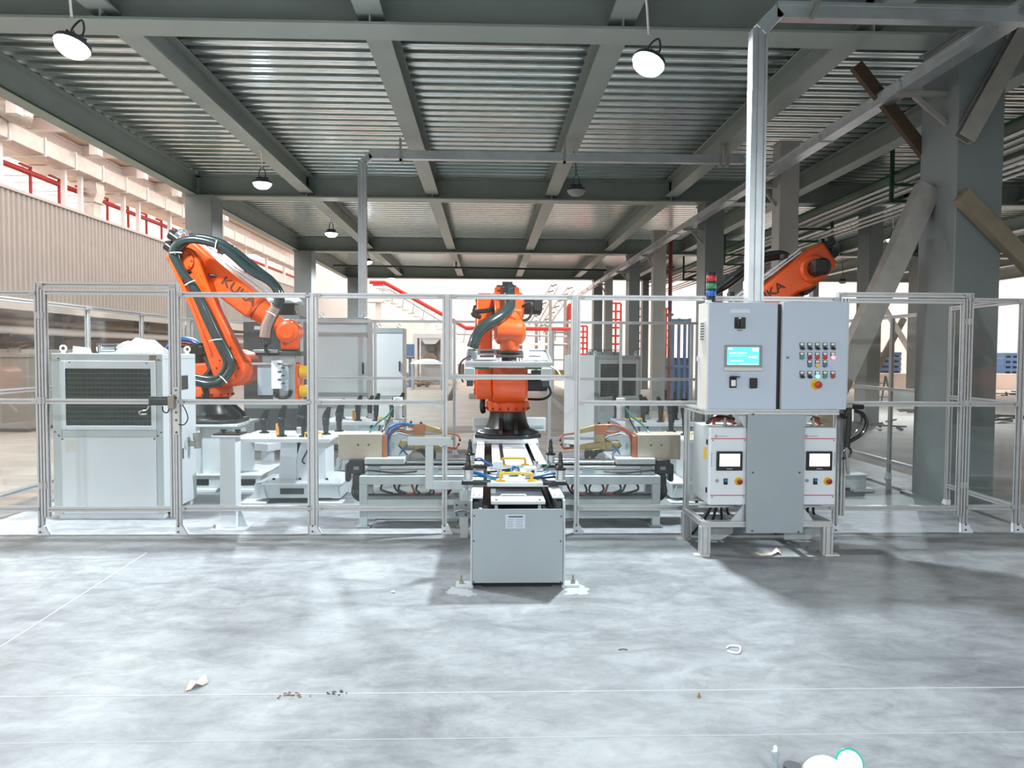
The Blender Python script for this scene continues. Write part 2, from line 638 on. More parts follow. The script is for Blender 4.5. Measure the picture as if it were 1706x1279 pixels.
def column(label, x0, x1, y0, y1, top, m='column_paint', base=True):
    t = thing('column', label, 'column', ((x0 + x1) / 2, (y0 + y1) / 2, 0), 'hall columns', 'structure')
    MB().box(x0, x1, y0, y1, 0.0, top).build('shaft', m, t, bev=0.012)
    if base:
        MB().box(x0 - 0.09, x1 + 0.09, y0 - 0.09, y1 + 0.09, 0.0, 0.03).build('base_plate', m, t)
    MB().box(x0 - 0.03, x1 + 0.03, y0 - 0.03, y1 + 0.03, top - 0.03, top).build('cap_plate', m, t)
    return t


TB = DZ - 0.497
column('large grey steel column right of the control cabinets', 5.1, 5.62, 8.1, 8.8, TB)
column('dark grey steel column right behind the signal tower', ax(1158, 17.9), ax(1203, 17.2), 17.2, 17.9, TB)
column('dark grey steel column third in the right row', ax(1041, 27), ax(1065, 26.3), 26.3, 27.0, TB)
column('dark grey steel column farthest in the right row', ax(985, 36.1), ax(1003, 35.4), 35.4, 36.1, TB)
column('pale wrapped column behind the vertical cable duct', ax(1281, 13.1), ax(1326, 12.75), 12.75, 13.1, 5.30, 'column_wrap')
column('pale wrapped column between the second and third dark columns', ax(1083, 22.3), ax(1108, 22), 22.0, 22.3, 5.30, 'column_wrap')
column('pale wrapped column farthest, beside the end of the wall duct', ax(1005, 31.4), ax(1020, 31), 31.0, 31.4, 5.30, 'column_wrap')
column('grey steel column seen between the diagonal brace and the large column', ax(1424, 18.3), ax(1467, 17.7), 17.7, 18.3, TB)
column('grey steel column partly hidden by the large column', ax(1510, 27), ax(1542, 26.4), 26.4, 27, TB)
column('grey steel column behind the orange arm on the right', ax(1211, 27), ax(1236, 26.4), 26.4, 27, TB)
column('thin grey far column right of the red standpipe', ax(1066, 36), ax(1080, 35.5), 35.5, 36, TB)
column('far grey column seen under the orange arm on the right', ax(1345, 36), ax(1362, 35.5), 35.5, 36, TB)
column('grey steel column behind the left robot elbow', -6.80, -6.20, 17.2, 17.9, TB)
column('grey steel column left of the thin vertical cable duct', -6.70, -6.10, 26.3, 27.0, TB)
column('grey steel column behind the thin vertical cable duct', -6.55, -5.95, 35.4, 36.1, TB)

# ---- left wall: hung corrugated cladding, upper storey over an open lower bay
XW = -14.0
WZ0, WZ1 = 2.95, az(305, 14 * 1250 / 812.0, 0) + 0.05
wl = thing('wall_left', 'tall corrugated beige cladding wall hung above the left aisle', 'wall', (XW, 40, WZ0), kind='structure')
pw = 1.72
_cm = None
for k_ in range(27):
    y0 = 16.2 + k_ * pw
    if _cm is None:
        pts = []
        n = 7
        q = (pw - 0.02) / n
        for i in range(n):
            pts += [(i * q, 0.0), (i * q + q * 0.42, 0.0), (i * q + q * 0.56, 0.045), (i * q + q * 0.86, 0.045)]
        pts.append((pw - 0.02, 0.0))
        vv = [(x, y, 0) for y, x in pts] + [(x, y, WZ1 - WZ0) for y, x in pts]
        k = len(pts)
        o = MB().add(vv, [(i, i + 1, k + i + 1, k + i) for i in range(k - 1)]).build('cladding_panel', 'cladding', None, smooth=False, recalc=False)
        o.parent = wl
        _cm = o.data
    else:
        o = bpy.data.objects.new('cladding_panel', _cm)
        col.objects.link(o)
        o.parent = wl
    o.location = (0, y0 - 40, 0)
MB().box(XW - 0.3, XW - 0.02, 16, 62.6, WZ0, WZ1 - 0.02).build('wall_core', 'cladding_trim', wl, smooth=False)
MB().box(XW - 0.05, XW + 0.09, 16, 62.6, WZ0 - 0.06, WZ0 + 0.30).build('lower_trim', 'cladding_trim', wl, smooth=False)
MB().box(XW - 0.35, XW + 0.10, 16, 62.6, WZ1 - 0.02, WZ1 + 0.07).build('upper_trim', 'cladding_trim', wl, smooth=False)
# lower bay behind the opening
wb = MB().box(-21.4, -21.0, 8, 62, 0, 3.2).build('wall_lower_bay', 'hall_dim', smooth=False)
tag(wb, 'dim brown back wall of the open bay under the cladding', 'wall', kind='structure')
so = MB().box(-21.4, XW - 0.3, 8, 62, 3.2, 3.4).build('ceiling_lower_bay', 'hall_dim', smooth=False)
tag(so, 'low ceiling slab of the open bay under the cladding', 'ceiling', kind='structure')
# far walls
wk = MB().box(-34, 45, 62.6, 63, 0, 13).build('wall_back', 'hall_white', smooth=False)
tag(wk, 'bright white far wall closing the hall', 'wall', kind='structure')
wq = MB().box(-34, 34, -14.4, -14, 0, 11).build('wall_front', 'hall_machine', smooth=False)
tag(wq, 'grey hall wall behind the viewer', 'wall', kind='structure')
wr = MB().box(34, 34.4, -14, 63, 0, 12).build('wall_right', 'hall_white', smooth=False)
tag(wr, 'bright far wall on the right side of the hall', 'wall', kind='structure')
wf = MB().box(-34.4, -34, 4, 63, 0, 13).build('wall_far_left', 'hall_white', smooth=False)
tag(wf, 'bright warm wall of the left hall seen above the cladding', 'wall', kind='structure')

# ---- upper left: ledge posts, pipe, duct, roof beams
ZL = WZ1 + 0.07


def yw(px, x=XW):
    return -x * 1250.0 / (812.0 - px)


PX = [22, 124, 150, 218, 242, 292]
ORD = ['nearest', 'second', 'third', 'fourth', 'fifth', 'sixth', 'seventh', 'eighth', 'ninth', 'tenth', 'eleventh', 'farthest']
for px in PX:
    y_ = yw(px, -14.15)
    mb = MB().box(-14.2, -14.05, y_ - 0.06, y_ + 0.06, ZL, 7.72)
    mb.box(-14.22, -14.03, y_ - 0.1, y_ + 0.1, ZL, ZL + 0.03)
    one('duct_post', 'hall_white', 'cream duct post on the cladding wall, %s from the viewer' % ORD[PX.index(px)], 'post', mb, (-14.12, y_, ZL), 'posts on the cladding wall')
for k_ in range(6):
    y_ = 36 + 4.2 * k_
    mb = MB().box(-14.2, -14.05, y_ - 0.06, y_ + 0.06, ZL, 7.72)
    mb.box(-14.22, -14.03, y_ - 0.1, y_ + 0.1, ZL, ZL + 0.03)
    one('duct_post', 'hall_white', 'cream duct post on the cladding wall, %s from the viewer' % ORD[6 + k_], 'post', mb, (-14.12, y_, ZL), 'posts on the cladding wall')
du = thing('air_duct', 'long silver foil rectangular air duct above the cladding wall', 'duct', (-14.1, 16, 7.72))
y_ = 17.0
while y_ < 58:
    L = 1.75
    MB().box(-14.42, -13.72, y_, y_ + L - 0.05, 7.72, 8.24).build('duct_section', 'duct_foil', du, bev=0.03)
    MB().box(-14.45, -13.69, y_ + L - 0.06, y_ + L + 0.01, 7.69, 8.27).build('duct_flange', 'hall_white', du)
    y_ += L
_y = yw(178)
el = MB().prism([(-14.3, 7.75), (-13.9, 7.75), (-13.85, 7.3), (-14.0, 6.95), (-14.0, ZL), (-14.5, ZL), (-14.5, 7.0)], _y - 0.28, _y + 0.28)
el.box(-14.55, -13.9, _y - 0.33, _y + 0.33, 6.95, 7.02)
one('duct_branch', 'duct_foil', 'bent silver duct branch dropping to the cladding wall top', 'duct', el, (-14.2, _y, ZL), bev=0.02)
el = MB().cyl((-14.1, yw(10), 8.55), (-13.2, yw(33), 8.38), 0.27, n=14)
el.cyl((-14.1, yw(10), 8.24), (-14.1, yw(10), 8.6), 0.28, n=14)
one('round_duct', 'duct_foil', 'round silver duct stub on top of the long air duct', 'duct', el, (-14.1, yw(10), 8.24))
rp = thing('red_pipe_rack', 'red fire pipe on red brackets running above the cladding wall', 'pipe', (-14.35, 16, ZL))
zr = 7.26
MB().tube([(-14.4, 14, zr), (-14.4, 60, zr)], 0.085, 10, 1).build('pipe', 'red_paint', rp)
for px in (22, 74, 119, 159, 195, 228, 257, 281):
    y_ = yw(px + 1, -14.35)
    mb = MB().box(-14.44, -14.36, y_ - 0.03, y_ + 0.03, ZL, zr + 0.2)
    mb.box(-14.44, -14.36, y_ - 0.55, y_, zr + 0.14, zr + 0.2)
    mb.box(-14.44, -14.36, y_ - 0.55, y_, ZL, ZL + 0.05)
    mb.build('bracket', 'red_paint', rp)
for k_, (x_, z_, d_) in enumerate(((-13.3, 8.72, 0.3), (-15.6, 9.1, 0.34))):
    mb = MB().prof(ibeam(0.26, d_), (x_, 14, z_ + d_ / 2), (x_, 62, z_ + d_ / 2))
    one('roof_beam', 'hall_white', ('cream roof beam running along just above the silver duct', 'cream roof beam running along behind the silver duct')[k_], 'beam', mb, (x_, 14, z_ + d_ / 2), kind='structure')
for k_, px in enumerate((55, 182, 255, 309, 352, 385)):
    y_ = yw(px, -13.2)
    mb = MB().prof(ibeam(0.22, 0.42), (-22, y_, 9.3), (-8.4, y_, 9.3))
    mb.box(-13.45, -13.15, y_ - 0.15, y_ + 0.15, 8.3, 9.1)
    one('roof_beam', 'hall_white', 'cream roof cross beam of the left hall, %s from the viewer' % ['nearest', 'second', 'third', 'fourth', 'fifth', 'sixth'][k_], 'beam', mb, (-13.3, y_, 9.3), kind='structure')

for k_ in range(9):
    y_ = 14.5 + 5.2 * k_
    o = MB().box(-19.5, -13.6, y_, y_ + 5.17, 9.54, 9.60).build('roof_sheet', 'roof_beige', smooth=False)
    tag(o, 'beige roof sheet of the left hall, %s from the viewer' % ORD[k_], 'roof', 'left hall roof sheets', 'structure')

# ---- lower bay machinery
one('service_pipe', 'hall_white', 'thick cream pipe running along the open bay behind the left fence', 'pipe', MB().tube([(-15.0, 12, 2.33), (-15.0, 60, 2.33)], 0.13, 12, 1), (-15, 12, 2.33))
one('service_pipe', 'hall_dim', 'thinner brown pipe above the thick cream pipe in the open bay', 'pipe', MB().tube([(-16.2, 12, 2.7), (-16.2, 60, 2.7)], 0.09, 10, 1), (-16.2, 12, 2.7))
for k_, y_ in enumerate((13.5, 18.5, 24.0, 29.5, 36.0, 43)):
    mb = MB().box(-16.6, -16.3, y_ - 0.15, y_ + 0.15, 0, 3.19)
    mb.box(-16.75, -16.15, y_ - 0.3, y_ + 0.3, 0, 0.03)
    mb.bar((-16.45, y_, 1.9), (-16.45, y_ + 1.2, 3.15), 0.12, 0.12)
    mb.box(-16.45, -14.9, y_ - 0.05, y_ + 0.05, 2.12, 2.2)
    one('pipe_support', 'hall_dark', 'dark braced pipe support post in the open bay, %s from the viewer' % ['first', 'second', 'third', 'fourth', 'fifth', 'sixth'][k_], 'post', mb, (-16.45, y_, 0))
for k_, (x0, x1, y0, y1, h_) in enumerate(((-10.15, -9.35, 15.6, 17.2, 1.62), (-12.6, -10.3, 17.4, 19.2, 1.70), (-13.2, -12.0, 22, 25, 1.35), (-19.5, -17.5, 20, 24, 2.2), (-19.5, -17.6, 27, 32, 2.0))):
    lb = ['tall grey steel tank nearest the left fence', 'wide grey steel tank behind the nearest tank', 'low grey machine box in the left aisle', 'dim machine housing deep in the open bay', 'second dim machine housing deep in the open bay'][k_]
    t = thing('process_tank', lb, 'machine', ((x0 + x1) / 2, (y0 + y1) / 2, 0))
    MB().box(x0, x1, y0, y1, 0.06, h_).build('body', 'hall_machine', t, bev=0.03)
    MB().box(x0 + 0.08, x1 - 0.08, y0 + 0.08, y1 - 0.08, 0, 0.07).build('plinth', 'hall_dark', t)
    MB().box(x0 - 0.03, x1 + 0.03, y0 - 0.03, y1 + 0.03, h_ - 0.08, h_ + 0.01).build('rim', 'hall_machine', t)
    MB().tube([((x0 + x1) / 2 - 0.12, y0 + 0.2, h_), ((x0 + x1) / 2 - 0.12, y0 + 0.2, h_ + 0.1), ((x0 + x1) / 2 + 0.12, y0 + 0.2, h_ + 0.1), ((x0 + x1) / 2 + 0.12, y0 + 0.2, h_)], 0.015, 6, 1).build('lifting_handle', 'hall_dark', t)
mb = MB().box(-9.95, -9.75, 14.8, 15.0, 0.0, 0.5).box(-9.98, -9.72, 14.77, 15.03, 0.5, 1.45)
mb.cyl((-9.85, 14.9, 1.45), (-9.85, 14.9, 1.75), 0.05)
one('hydrant_box', 'red_paint', 'red hydrant box at the left picture edge', 'hydrant', mb, (-9.85, 14.9, 0), bev=0.01)
# ================================================================== guard fence
YF = 6.88
ZT, ZM, ZB = 2.178, az(670, YF, 640), az(846, YF, 640)


def fence(label, A, B, zs, posts=((0, S45, 0, 2.2), (1, S45, 0, 2.2)), name='guard_fence', cat='fence', inset=0.0225, foot=True, hole=()):
    """aluminium frame between the floor points A and B, rails at the heights zs, a clear sheet in every field"""
    A, B = V((A[0], A[1], 0)), V((B[0], B[1], 0))
    d = (B - A).normalized()
    nrm = V((d.y, -d.x, 0))
    t = thing(name, label, cat, (A + B) / 2, 'aluminium guard fence of the cell')
    L = (B - A).length
    for f, pr, z0, z1 in posts:
        p = A + d * (L * f)
        mb = MB()
        # profile laid so that its wide side faces across the fence
        a, u = d, nrm
        n = len(pr)
        vv = [p + a * q[0] + u * q[1] + V((0, 0, z0)) for q in pr] + [p + a * q[0] + u * q[1] + V((0, 0, z1)) for q in pr]
        mb.add(vv, [tuple(range(n)), tuple(range(2 * n - 1, n - 1, -1))] + [(i, (i + 1) % n, n + (i + 1) % n, n + i) for i in range(n)])
        po = mb.build('post', 'alu', t, smooth=False)
        if foot and z0 < 0.01:
            MB().prism([(-0.026, 0), (0.075, 0), (0.075, 0.010), (0.028, 0.085), (-0.026, 0.085)], -0.027, 0.027, 'xz').build('foot_bracket', 'white_paint', po, M=Mx.Translation(p + nrm * 0.0 + V((0, 0, 0))) @ Mx.Rotation(math.atan2(d.y, d.x), 4, 'Z'))
            for hz in (0.03, 0.08):
                q = p + nrm * 0.03 + V((0, 0, hz))
                MB().cyl(q, q + nrm * 0.008, 0.008, n=8).build('bolt', 'dark_steel', po)
    e = inset
    for z in zs:
        MB().prof(S45, A + d * e + V((0, 0, z)), B - d * e + V((0, 0, z))).build('rail', 'alu', t, smooth=False)
        for p in (A + d * (e + 0.012), B - d * (e + 0.012)):
            q = p + V((0, 0, z))
            MB().bc(q + nrm * 0.024, (0.02 + 0.03 * abs(d.x), 0.02 + 0.03 * abs(d.y), 0.03)).build('corner_joint', 'alu_joint', t)
    zz = sorted(zs)
    for i, (a, b) in enumerate(zip(zz[:-1], zz[1:])):
        if i in hole:
            continue
        p, q = A + d * e, B - d * e
        k = nrm * 0.003
        vv = [p + k + V((0, 0, a)), q + k + V((0, 0, a)), q + k + V((0, 0, b)), p + k + V((0, 0, b)),
              p - k + V((0, 0, a)), q - k + V((0, 0, a)), q - k + V((0, 0, b)), p - k + V((0, 0, b))]
        MB().add(vv, [(0, 1, 2, 3), (7, 6, 5, 4), (0, 4, 5, 1), (1, 5, 6, 2), (2, 6, 7, 3), (3, 7, 4, 0)]).build('clear_pane', 'glass', t, smooth=False)
    return t


def fx(px):
    return ax(px, YF, 690)


XL, XR = -4.78, 5.0
x66, x76, x288, x297, x521, x741, x748, x955, x961 = [fx(p) for p in (66.5, 77, 288, 297, 521, 741, 749, 954, 961.5)]
fence('aluminium fence panel with clear sheets at the far left edge', (XL, YF), (x66, YF), [ZT, ZM, ZB], ((0, S45, 0, 2.2),))
fence('aluminium fence panel between the left gate and the double post', (x297, YF), (x521, YF), [ZT, ZM, ZB], ((1, S90, 0, 2.2),))
fence('aluminium fence panel in front of the left spot welding gun', (x521 + 0.0225, YF), (x741, YF), [ZT, ZM, ZB], ((1, S45, 0, 2.2),))
fence('short raised fence panel over the robot track', (x748, YF), (x955, YF), [ZT, az(628, YF, 850)], ((0, S45, az(632, YF, 850), 2.2), (1, S45, az(632, YF, 850), 2.2)), foot=False)
fence('aluminium fence panel in front of the right spot welding gun', (x961, YF), (fx(1180), YF), [ZT, ZM, ZB])
fence('aluminium fence panel hidden behind the control cabinets', (fx(1180), YF), (fx(1394), YF), [ZT, ZM, ZB], ())
fence('narrow aluminium fence panel at the right corner', (fx(1611), YF), (XR, YF), [ZT, ZM, ZB], ((1, S45, 0, 2.2),))


def gate(label, xa, xb, xda, xdb, zl, zd):
    t = fence(label, (xa, YF), (xb, YF), [zl], ((0, S45, 0, zl + 0.0225), (1, S45, 0, zl + 0.0225)), 'fence_gate', 'gate', 0.0225)
    lf = t
    for x in (xda, xdb):
        MB().prof(S45, (x, YF - 0.002, 0.16), (x, YF - 0.002, zd + 0.0225)).build('door_stile', 'alu', t, smooth=False)
    for z in (zd, ZM, 0.182 + 0.05):
        MB().prof(S45, (xda + 0.0225, YF - 0.002, z), (xdb - 0.0225, YF - 0.002, z)).build('rail', 'alu', lf, smooth=False)
    for a, b in ((0.23, ZM), (ZM, zd)):
        MB().box(xda, xdb, YF - 0.005, YF + 0.001, a, b).build('clear_pane', 'glass', lf, smooth=False)
    return t, lf


gl, gll = gate('left fence gate in front of the chiller', x66, x297, x76, x288, az(475, YF, 180), az(487, YF, 180))
gr, grl = gate('right fence gate beside the control cabinets', fx(1394), fx(1611), fx(1405), fx(1601), az(491.5, YF, 1500), az(501.5, YF, 1500))
for t, x0, zz in ((gl, (x66 + x76) / 2, (1.98, 1.22, 0.45)), (gr, (fx(1601) + fx(1611)) / 2, (1.98, 1.22, 0.45))):
    for z in zz:
        MB().box(x0 - 0.035, x0 + 0.035, YF - 0.034, YF - 0.022, z - 0.03, z + 0.03).cyl((x0, YF - 0.034, z - 0.03), (x0, YF - 0.034, z + 0.03), 0.008, n=8).build('hinge', 'alu_joint', t)
# lock and handle of the left gate
a = at(249, 660, YF - 0.05)
b = at(283, 675, YF - 0.05)
lk = MB().box(a.x, b.x, YF - 0.075, YF - 0.027, b.z, a.z).box(a.x + 0.01, b.x + 0.02, YF - 0.085, YF - 0.03, b.z + 0.015, a.z - 0.02).build('lock_body', 'dark_steel', gl, bev=0.005)
c = at(286, 667, YF - 0.05)
MB().box(c.x - 0.02, c.x + 0.03, YF - 0.09, YF - 0.03, c.z - 0.07, c.z + 0.05).build('lock_tongue', 'valve_metal', lk, bev=0.004)
s_ = at(296, 668, YF)
MB().box(s_.x - 0.025, s_.x + 0.028, YF - 0.034, YF - 0.024, s_.z - 0.30, s_.z + 0.13).build('strike_plate', 'cabinet_side', gl, bev=0.003)
for dz in (0.10, 0.03, -0.10, -0.17, -0.28):
    MB().cyl((s_.x, YF - 0.042, s_.z + dz), (s_.x, YF - 0.03, s_.z + dz), 0.009, n=8).build('bolt', 'dark_steel', gl)
h0, h1, h2 = at(249, 676, YF - 0.06), at(244, 683, YF - 0.08), at(232, 686, YF - 0.08)
MB().tube([h0, h1, at(238, 684, YF - 0.09), h2, at(234, 690, YF - 0.08), at(244, 690, YF - 0.07)], 0.007, 8).build('handle', 'valve_metal', gl)
p_ = [at(271, 677, YF - 0.05), at(272, 685, YF - 0.07), at(279, 687, YF - 0.06), at(282, 679, YF - 0.05)]
MB().tube(p_, 0.006, 6).build('cable', 'black', gl)
p_ = [at(304, 674, YF - 0.03), at(310, 685, YF - 0.05), at(313, 697, YF - 0.05), at(307, 707, YF - 0.05), at(298, 707, YF - 0.035)]
MB().tube(p_, 0.005, 6).build('cable', 'black', gl)

# ---- sides and back
YB = 12.3
ys = [YF, 9.15, 10.55, YB]
nm = ['nearest the left gate', 'behind the chiller', 'at the back left corner']
for i_, (a, b) in enumerate(zip(ys[:-1], ys[1:])):
    fence('left side fence panel ' + nm[i_], (XL, a), (XL, b), [ZT, ZM + 0.05, ZB], ((1, S45, 0, 2.2),))
fence('right side fence panel between the corner post and the large column', (XR, YF + 0.02), (5.06, 8.04), [ZT, ZM, ZB], ((1, S45, 0, 2.2),))
fence('right side fence panel behind the large column', (5.42, 8.86), (5.42, 9.9), [ZT, ZM, ZB], ((1, S45, 0, 2.2),))
fence('right side fence panel at the back right corner', (5.42, 9.9), (5.42, YB), [ZT, ZM, ZB], ((1, S45, 0, 2.2),))
bp_ = [ax(305, YB), ax(503, YB), ax(625, YB), ax(757, YB), ax(916, YB), ax(1034, YB), ax(1152, YB), 5.42]
bn = ['left end, behind the left robot', 'in front of the tall blue-white cabinet', 'beside the gap to the far hall', 'over the robot track passage', 'right of the middle robot', 'in front of the rear chiller', 'right end, behind the control cabinets']
for i_, (a, b) in enumerate(zip(bp_[:-1], bp_[1:])):
    if i_ == 3:
        fence('rear fence top rail ' + bn[i_], (a, YB), (b, YB), [ZT], ())
    else:
        fence('rear fence panel, ' + bn[i_], (a, YB), (b, YB), [ZT, az(630, YB, 700), 0.27], ((0, S45, 0, 2.2), (1, S45, 0, 2.2)) if i_ in (0, 4) else ((1, S45, 0, 2.2),))
# ================================================================== pendant lamps and cable ducts
_lamp_proto = {}


def lamp(label, x, y, z, lit=True, top=5.3, tilt=0.0, tiltx=0.0):
    t = thing('pendant_lamp', label, 'lamp', (x, y, z), 'high bay pendant lamps')
    z0 = 0
    M = Mx.Translation((x, y, z)) @ Mx.Rotation(tilt, 4, 'Y') @ Mx.Rotation(tiltx, 4, 'X')
    MB().tube([(x - 0.05, y, top), (x - 0.02, y, z + 0.55), (x, y, z + 0.28)], 0.012, 6, 1).build('hanging_rod', 'hall_white' if lit else 'lamp_case', t)
    MB().tube([M @ V((-0.05, 0, 0.09)), M @ V((-0.055, 0, 0.2)), M @ V((0, 0, 0.30)), M @ V((0.055, 0, 0.2)), M @ V((0.05, 0, 0.09))], 0.010, 6).build('yoke', 'lamp_case', t)
    MB().lathe([(0.05, 0.10), (0.10, 0.09), (0.13, 0.05), (0.165, 0.04), (0.17, 0.02), (0.17, 0.005), (0.16, 0.0)][::-1]).build('housing', 'lamp_case', t, M=M)
    fins = MB()
    for k in range(10):
        a = 2 * math.pi * k / 10
        fins.bar((0.04 * math.cos(a), 0.04 * math.sin(a), 0.10), (0.11 * math.cos(a), 0.11 * math.sin(a), 0.09), 0.008, 0.03)
    fins.build('cooling_fins', 'lamp_case', t, M=M)
    MB().lathe([(0.03, -0.095), (0.09, -0.082), (0.14, -0.045), (0.165, 0.004)]).build('lens', 'lamp_white' if lit else 'bezel', t, M=M)
    if lit:
        ld = bpy.data.lights.new('lamp_light', 'AREA')
        ld.shape = 'DISK'
        ld.size = 0.30
        ld.energy = LAMP_W
        ld.color = (0.86, 0.95, 1.0)
        lo = bpy.data.objects.new('lamp_light', ld)
        col.objects.link(lo)
        lo.parent = t
        lo.location = M.to_3x3() @ V((0, 0, -0.13))
        lo.rotation_euler = M.to_euler()
    return t


LX, LX2 = -4.13, 1.55
lamp('bright pendant lamp hanging at the upper left corner', at(120, 77, 7.5).x, 7.5, at(120, 77, 7.5).z, tilt=0.18, tiltx=-0.28)
lamp('bright pendant lamp hanging above the right welding gun', at(1080, 106, 7.5).x, 7.5, at(1080, 106, 7.5).z, tilt=0.40, tiltx=-0.22)
for px, py, y, w_ in ((437, 306, 13.8, 'second'), (552, 389, 19.9, 'third'), (612, 436, 26.0, 'fourth'), (652, 464, 32.2, 'farthest')):
    p = at(px, py, y)
    lamp('lit pendant lamp in the left row, %s from the viewer' % w_, p.x, y, p.z)
p = at(960, 318, 13.6)
lamp('unlit dark pendant lamp in the middle of the deck', p.x, 13.6, p.z, lit=False)
p = at(1488, 399, 20)
lamp('lit pendant lamp right of the diagonal brace', p.x, 20, p.z, top=DZ)
p = at(1404, 469, 30)
lamp('unlit far pendant lamp above the right pallets', p.x, 30, p.z, lit=False, top=DZ)
for x_, w_ in ((LX, 'left'), (LX2, 'middle'), (7.0, 'right')):  # lamps out of view; the right row is added for more front light
    lamp('pendant lamp behind the viewer on the %s row' % w_, x_, -3.2, 4.6)
    lamp('pendant lamp far behind the viewer on the %s row' % w_, x_, -8.4, 4.6)


def tray(mb, p0, p1, w_, h_, up=(0, 0, 1)):
    """closed sheet-steel cable duct with lid rims"""
    x, y = w_ / 2, h_ / 2
    mb.prof([(-x, -y), (x, -y), (x, y * 0.55), (x * 1.12, y * 0.55), (x * 1.12, y), (x * 0.25, y), (x * 0.25, y * 1.18), (-x * 0.25, y * 1.18), (-x * 0.25, y), (-x * 1.12, y), (-x * 1.12, y * 0.55), (-x, y * 0.55)], p0, p1, up)


def vduct(mb, x, y, z0, z1, w_, d_):
    a, b = w_ / 2, d_ / 2
    poly = [(-a, -b), (-a * 0.72, -b), (-a * 0.72, -b * 0.72), (-a * 0.18, -b * 0.72), (-a * 0.18, -b), (a * 0.18, -b), (a * 0.18, -b * 0.72), (a * 0.72, -b * 0.72), (a * 0.72, -b), (a, -b), (a, b), (-a, b)]
    mb.prism([(x + q[0], y + q[1]) for q in poly], z0, z1, 'xy')


# front vertical duct from the control cabinets, then right along the ceiling
yv = 6.42
xv = ax(1259, yv, 300)
zt = az(20, yv, 1300)
t = thing('cable_duct', 'tall galvanised cable duct rising from the control cabinets', 'cable duct', (xv, yv, 2.1))
mb = MB()
vduct(mb, xv, yv, 2.09, zt - 0.16, 0.132, 0.11)
mb.build('riser', 'tray_steel', t, smooth=False)
MB().box(xv - 0.075, xv + 0.075, yv - 0.06, yv + 0.06, 2.09, 2.12).build('foot_flange', 'alu_joint', t)
mb = MB()
mb.prof([(-0.06, -0.055), (0.06, -0.055), (0.06, 0.055), (-0.06, 0.055)], (xv, yv, zt - 0.17), (xv + 0.17, yv, zt), (0, 1, 0))
mb.build('elbow', 'tray_steel', t, bev=0.01)
mb = MB()
tray(mb, (xv + 0.14, yv, zt), (4.64, yv, zt), 0.11, 0.13)
mb.build('overhead_run', 'tray_steel', t, smooth=False)
for px in (1345,):
    x = ax(px, yv, 15)
    MB().bar((x, yv - 0.08, zt - 0.09), (x + 0.11, yv - 0.08, zt + 0.16), 0.03, 0.02, (0, 1, 0)).box(x + 0.07, x + 0.13, yv - 0.09, yv + 0.09, zt + 0.13, DZ - 0.3).build('hanger', 'channel_steel', t)
# long wall duct along the right columns
xt = 4.64
zl = 4.66
t = thing('cable_duct', 'long galvanised cable duct running along the right columns', 'cable duct', (xt, 4, zl))
y_ = 4.3
while y_ < 37:
    mb = MB()
    tray(mb, (xt, y_, zl), (xt, y_ + 1.98, zl), 0.17, 0.13)
    mb.build('duct_section', 'tray_steel', t, smooth=False)
    MB().box(xt - 0.10, xt + 0.10, y_ + 1.97, y_ + 2.02, zl - 0.075, zl + 0.03).build('coupling', 'alu_joint', t)
    y_ += 2.0
for y0, xc in ((8.3, 5.1), (12.9, ax(1281, 13.1)), (17.4, ax(1158, 17.9)), (22.1, ax(1083, 22.3)), (26.5, ax(1041, 27)), (31.2, ax(1005, 31.4))):
    mb = MB().box(xt - 0.11, xc, y0 - 0.03, y0 + 0.03, zl - 0.125, zl - 0.07)
    mb.bar((xc, y0, zl - 0.42), (xt + 0.08, y0, zl - 0.12), 0.05, 0.04, (0, 1, 0))
    mb.build('wall_bracket', 'channel_steel', t)
# cross duct above the rear cabinets
yc = 13.0
zc = az(262, yc, 900)
xa, xb = ax(604, yc, 300), ax(1205, yc, 265)
t = thing('cable_duct', 'galvanised cable duct crossing under the deck with a drop on the left', 'cable duct', (xa, yc, 2.3))
mb = MB()
tray(mb, (xa + 0.12, yc, zc), (xb + 0.35, yc, zc), 0.12, 0.14)
mb.build('overhead_run', 'tray_steel', t, smooth=False)
mb = MB()
vduct(mb, xa, yc, 2.28, zc - 0.13, 0.14, 0.12)
mb.build('riser', 'tray_steel', t, smooth=False)
MB().prof([(-0.06, -0.06), (0.06, -0.06), (0.06, 0.06), (-0.06, 0.06)], (xa, yc, zc - 0.14), (xa + 0.15, yc, zc), (0, 1, 0)).build('elbow', 'tray_steel', t, bev=0.01)
for px in (668, 940):
    x = ax(px, yc, 262)
    MB().box(x - 0.02, x + 0.02, yc - 0.09, yc - 0.07, zc - 0.12, 5.3).box(x - 0.02, x + 0.02, yc - 0.09, yc + 0.09, zc - 0.12, zc - 0.08).build('hanger', 'channel_steel', t)
for dx in (-0.06, 0.06):
    MB().box(xb + dx - 0.02, xb + dx + 0.02, yc - 0.08, yc + 0.08, zc - 0.12, DZ - 0.38).build('hanger', 'channel_steel', t)
mb = MB().tube([(xb + 0.3, yc, zc), (xb + 0.45, yc, zc - 0.05), (xt, yc, zl + 0.1)], 0.05, 8)
mb.build('flexible_link', 'tray_steel', t)
# thin dark sprinkler line crossing under the far bays
mb = MB().tube([at(555, 442, 30), at(1010, 450, 30)], 0.04, 8, 1)
for px in (760,):
    q = at(px, 445, 30)
    mb.box(q.x - 0.03, q.x + 0.03, q.y - 0.03, q.y + 0.03, q.z, 5.3)
one('pipe_line', 'cast_black', 'thin dark pipe crossing under the far bays of the deck', 'pipe', mb, at(555, 442, 30))
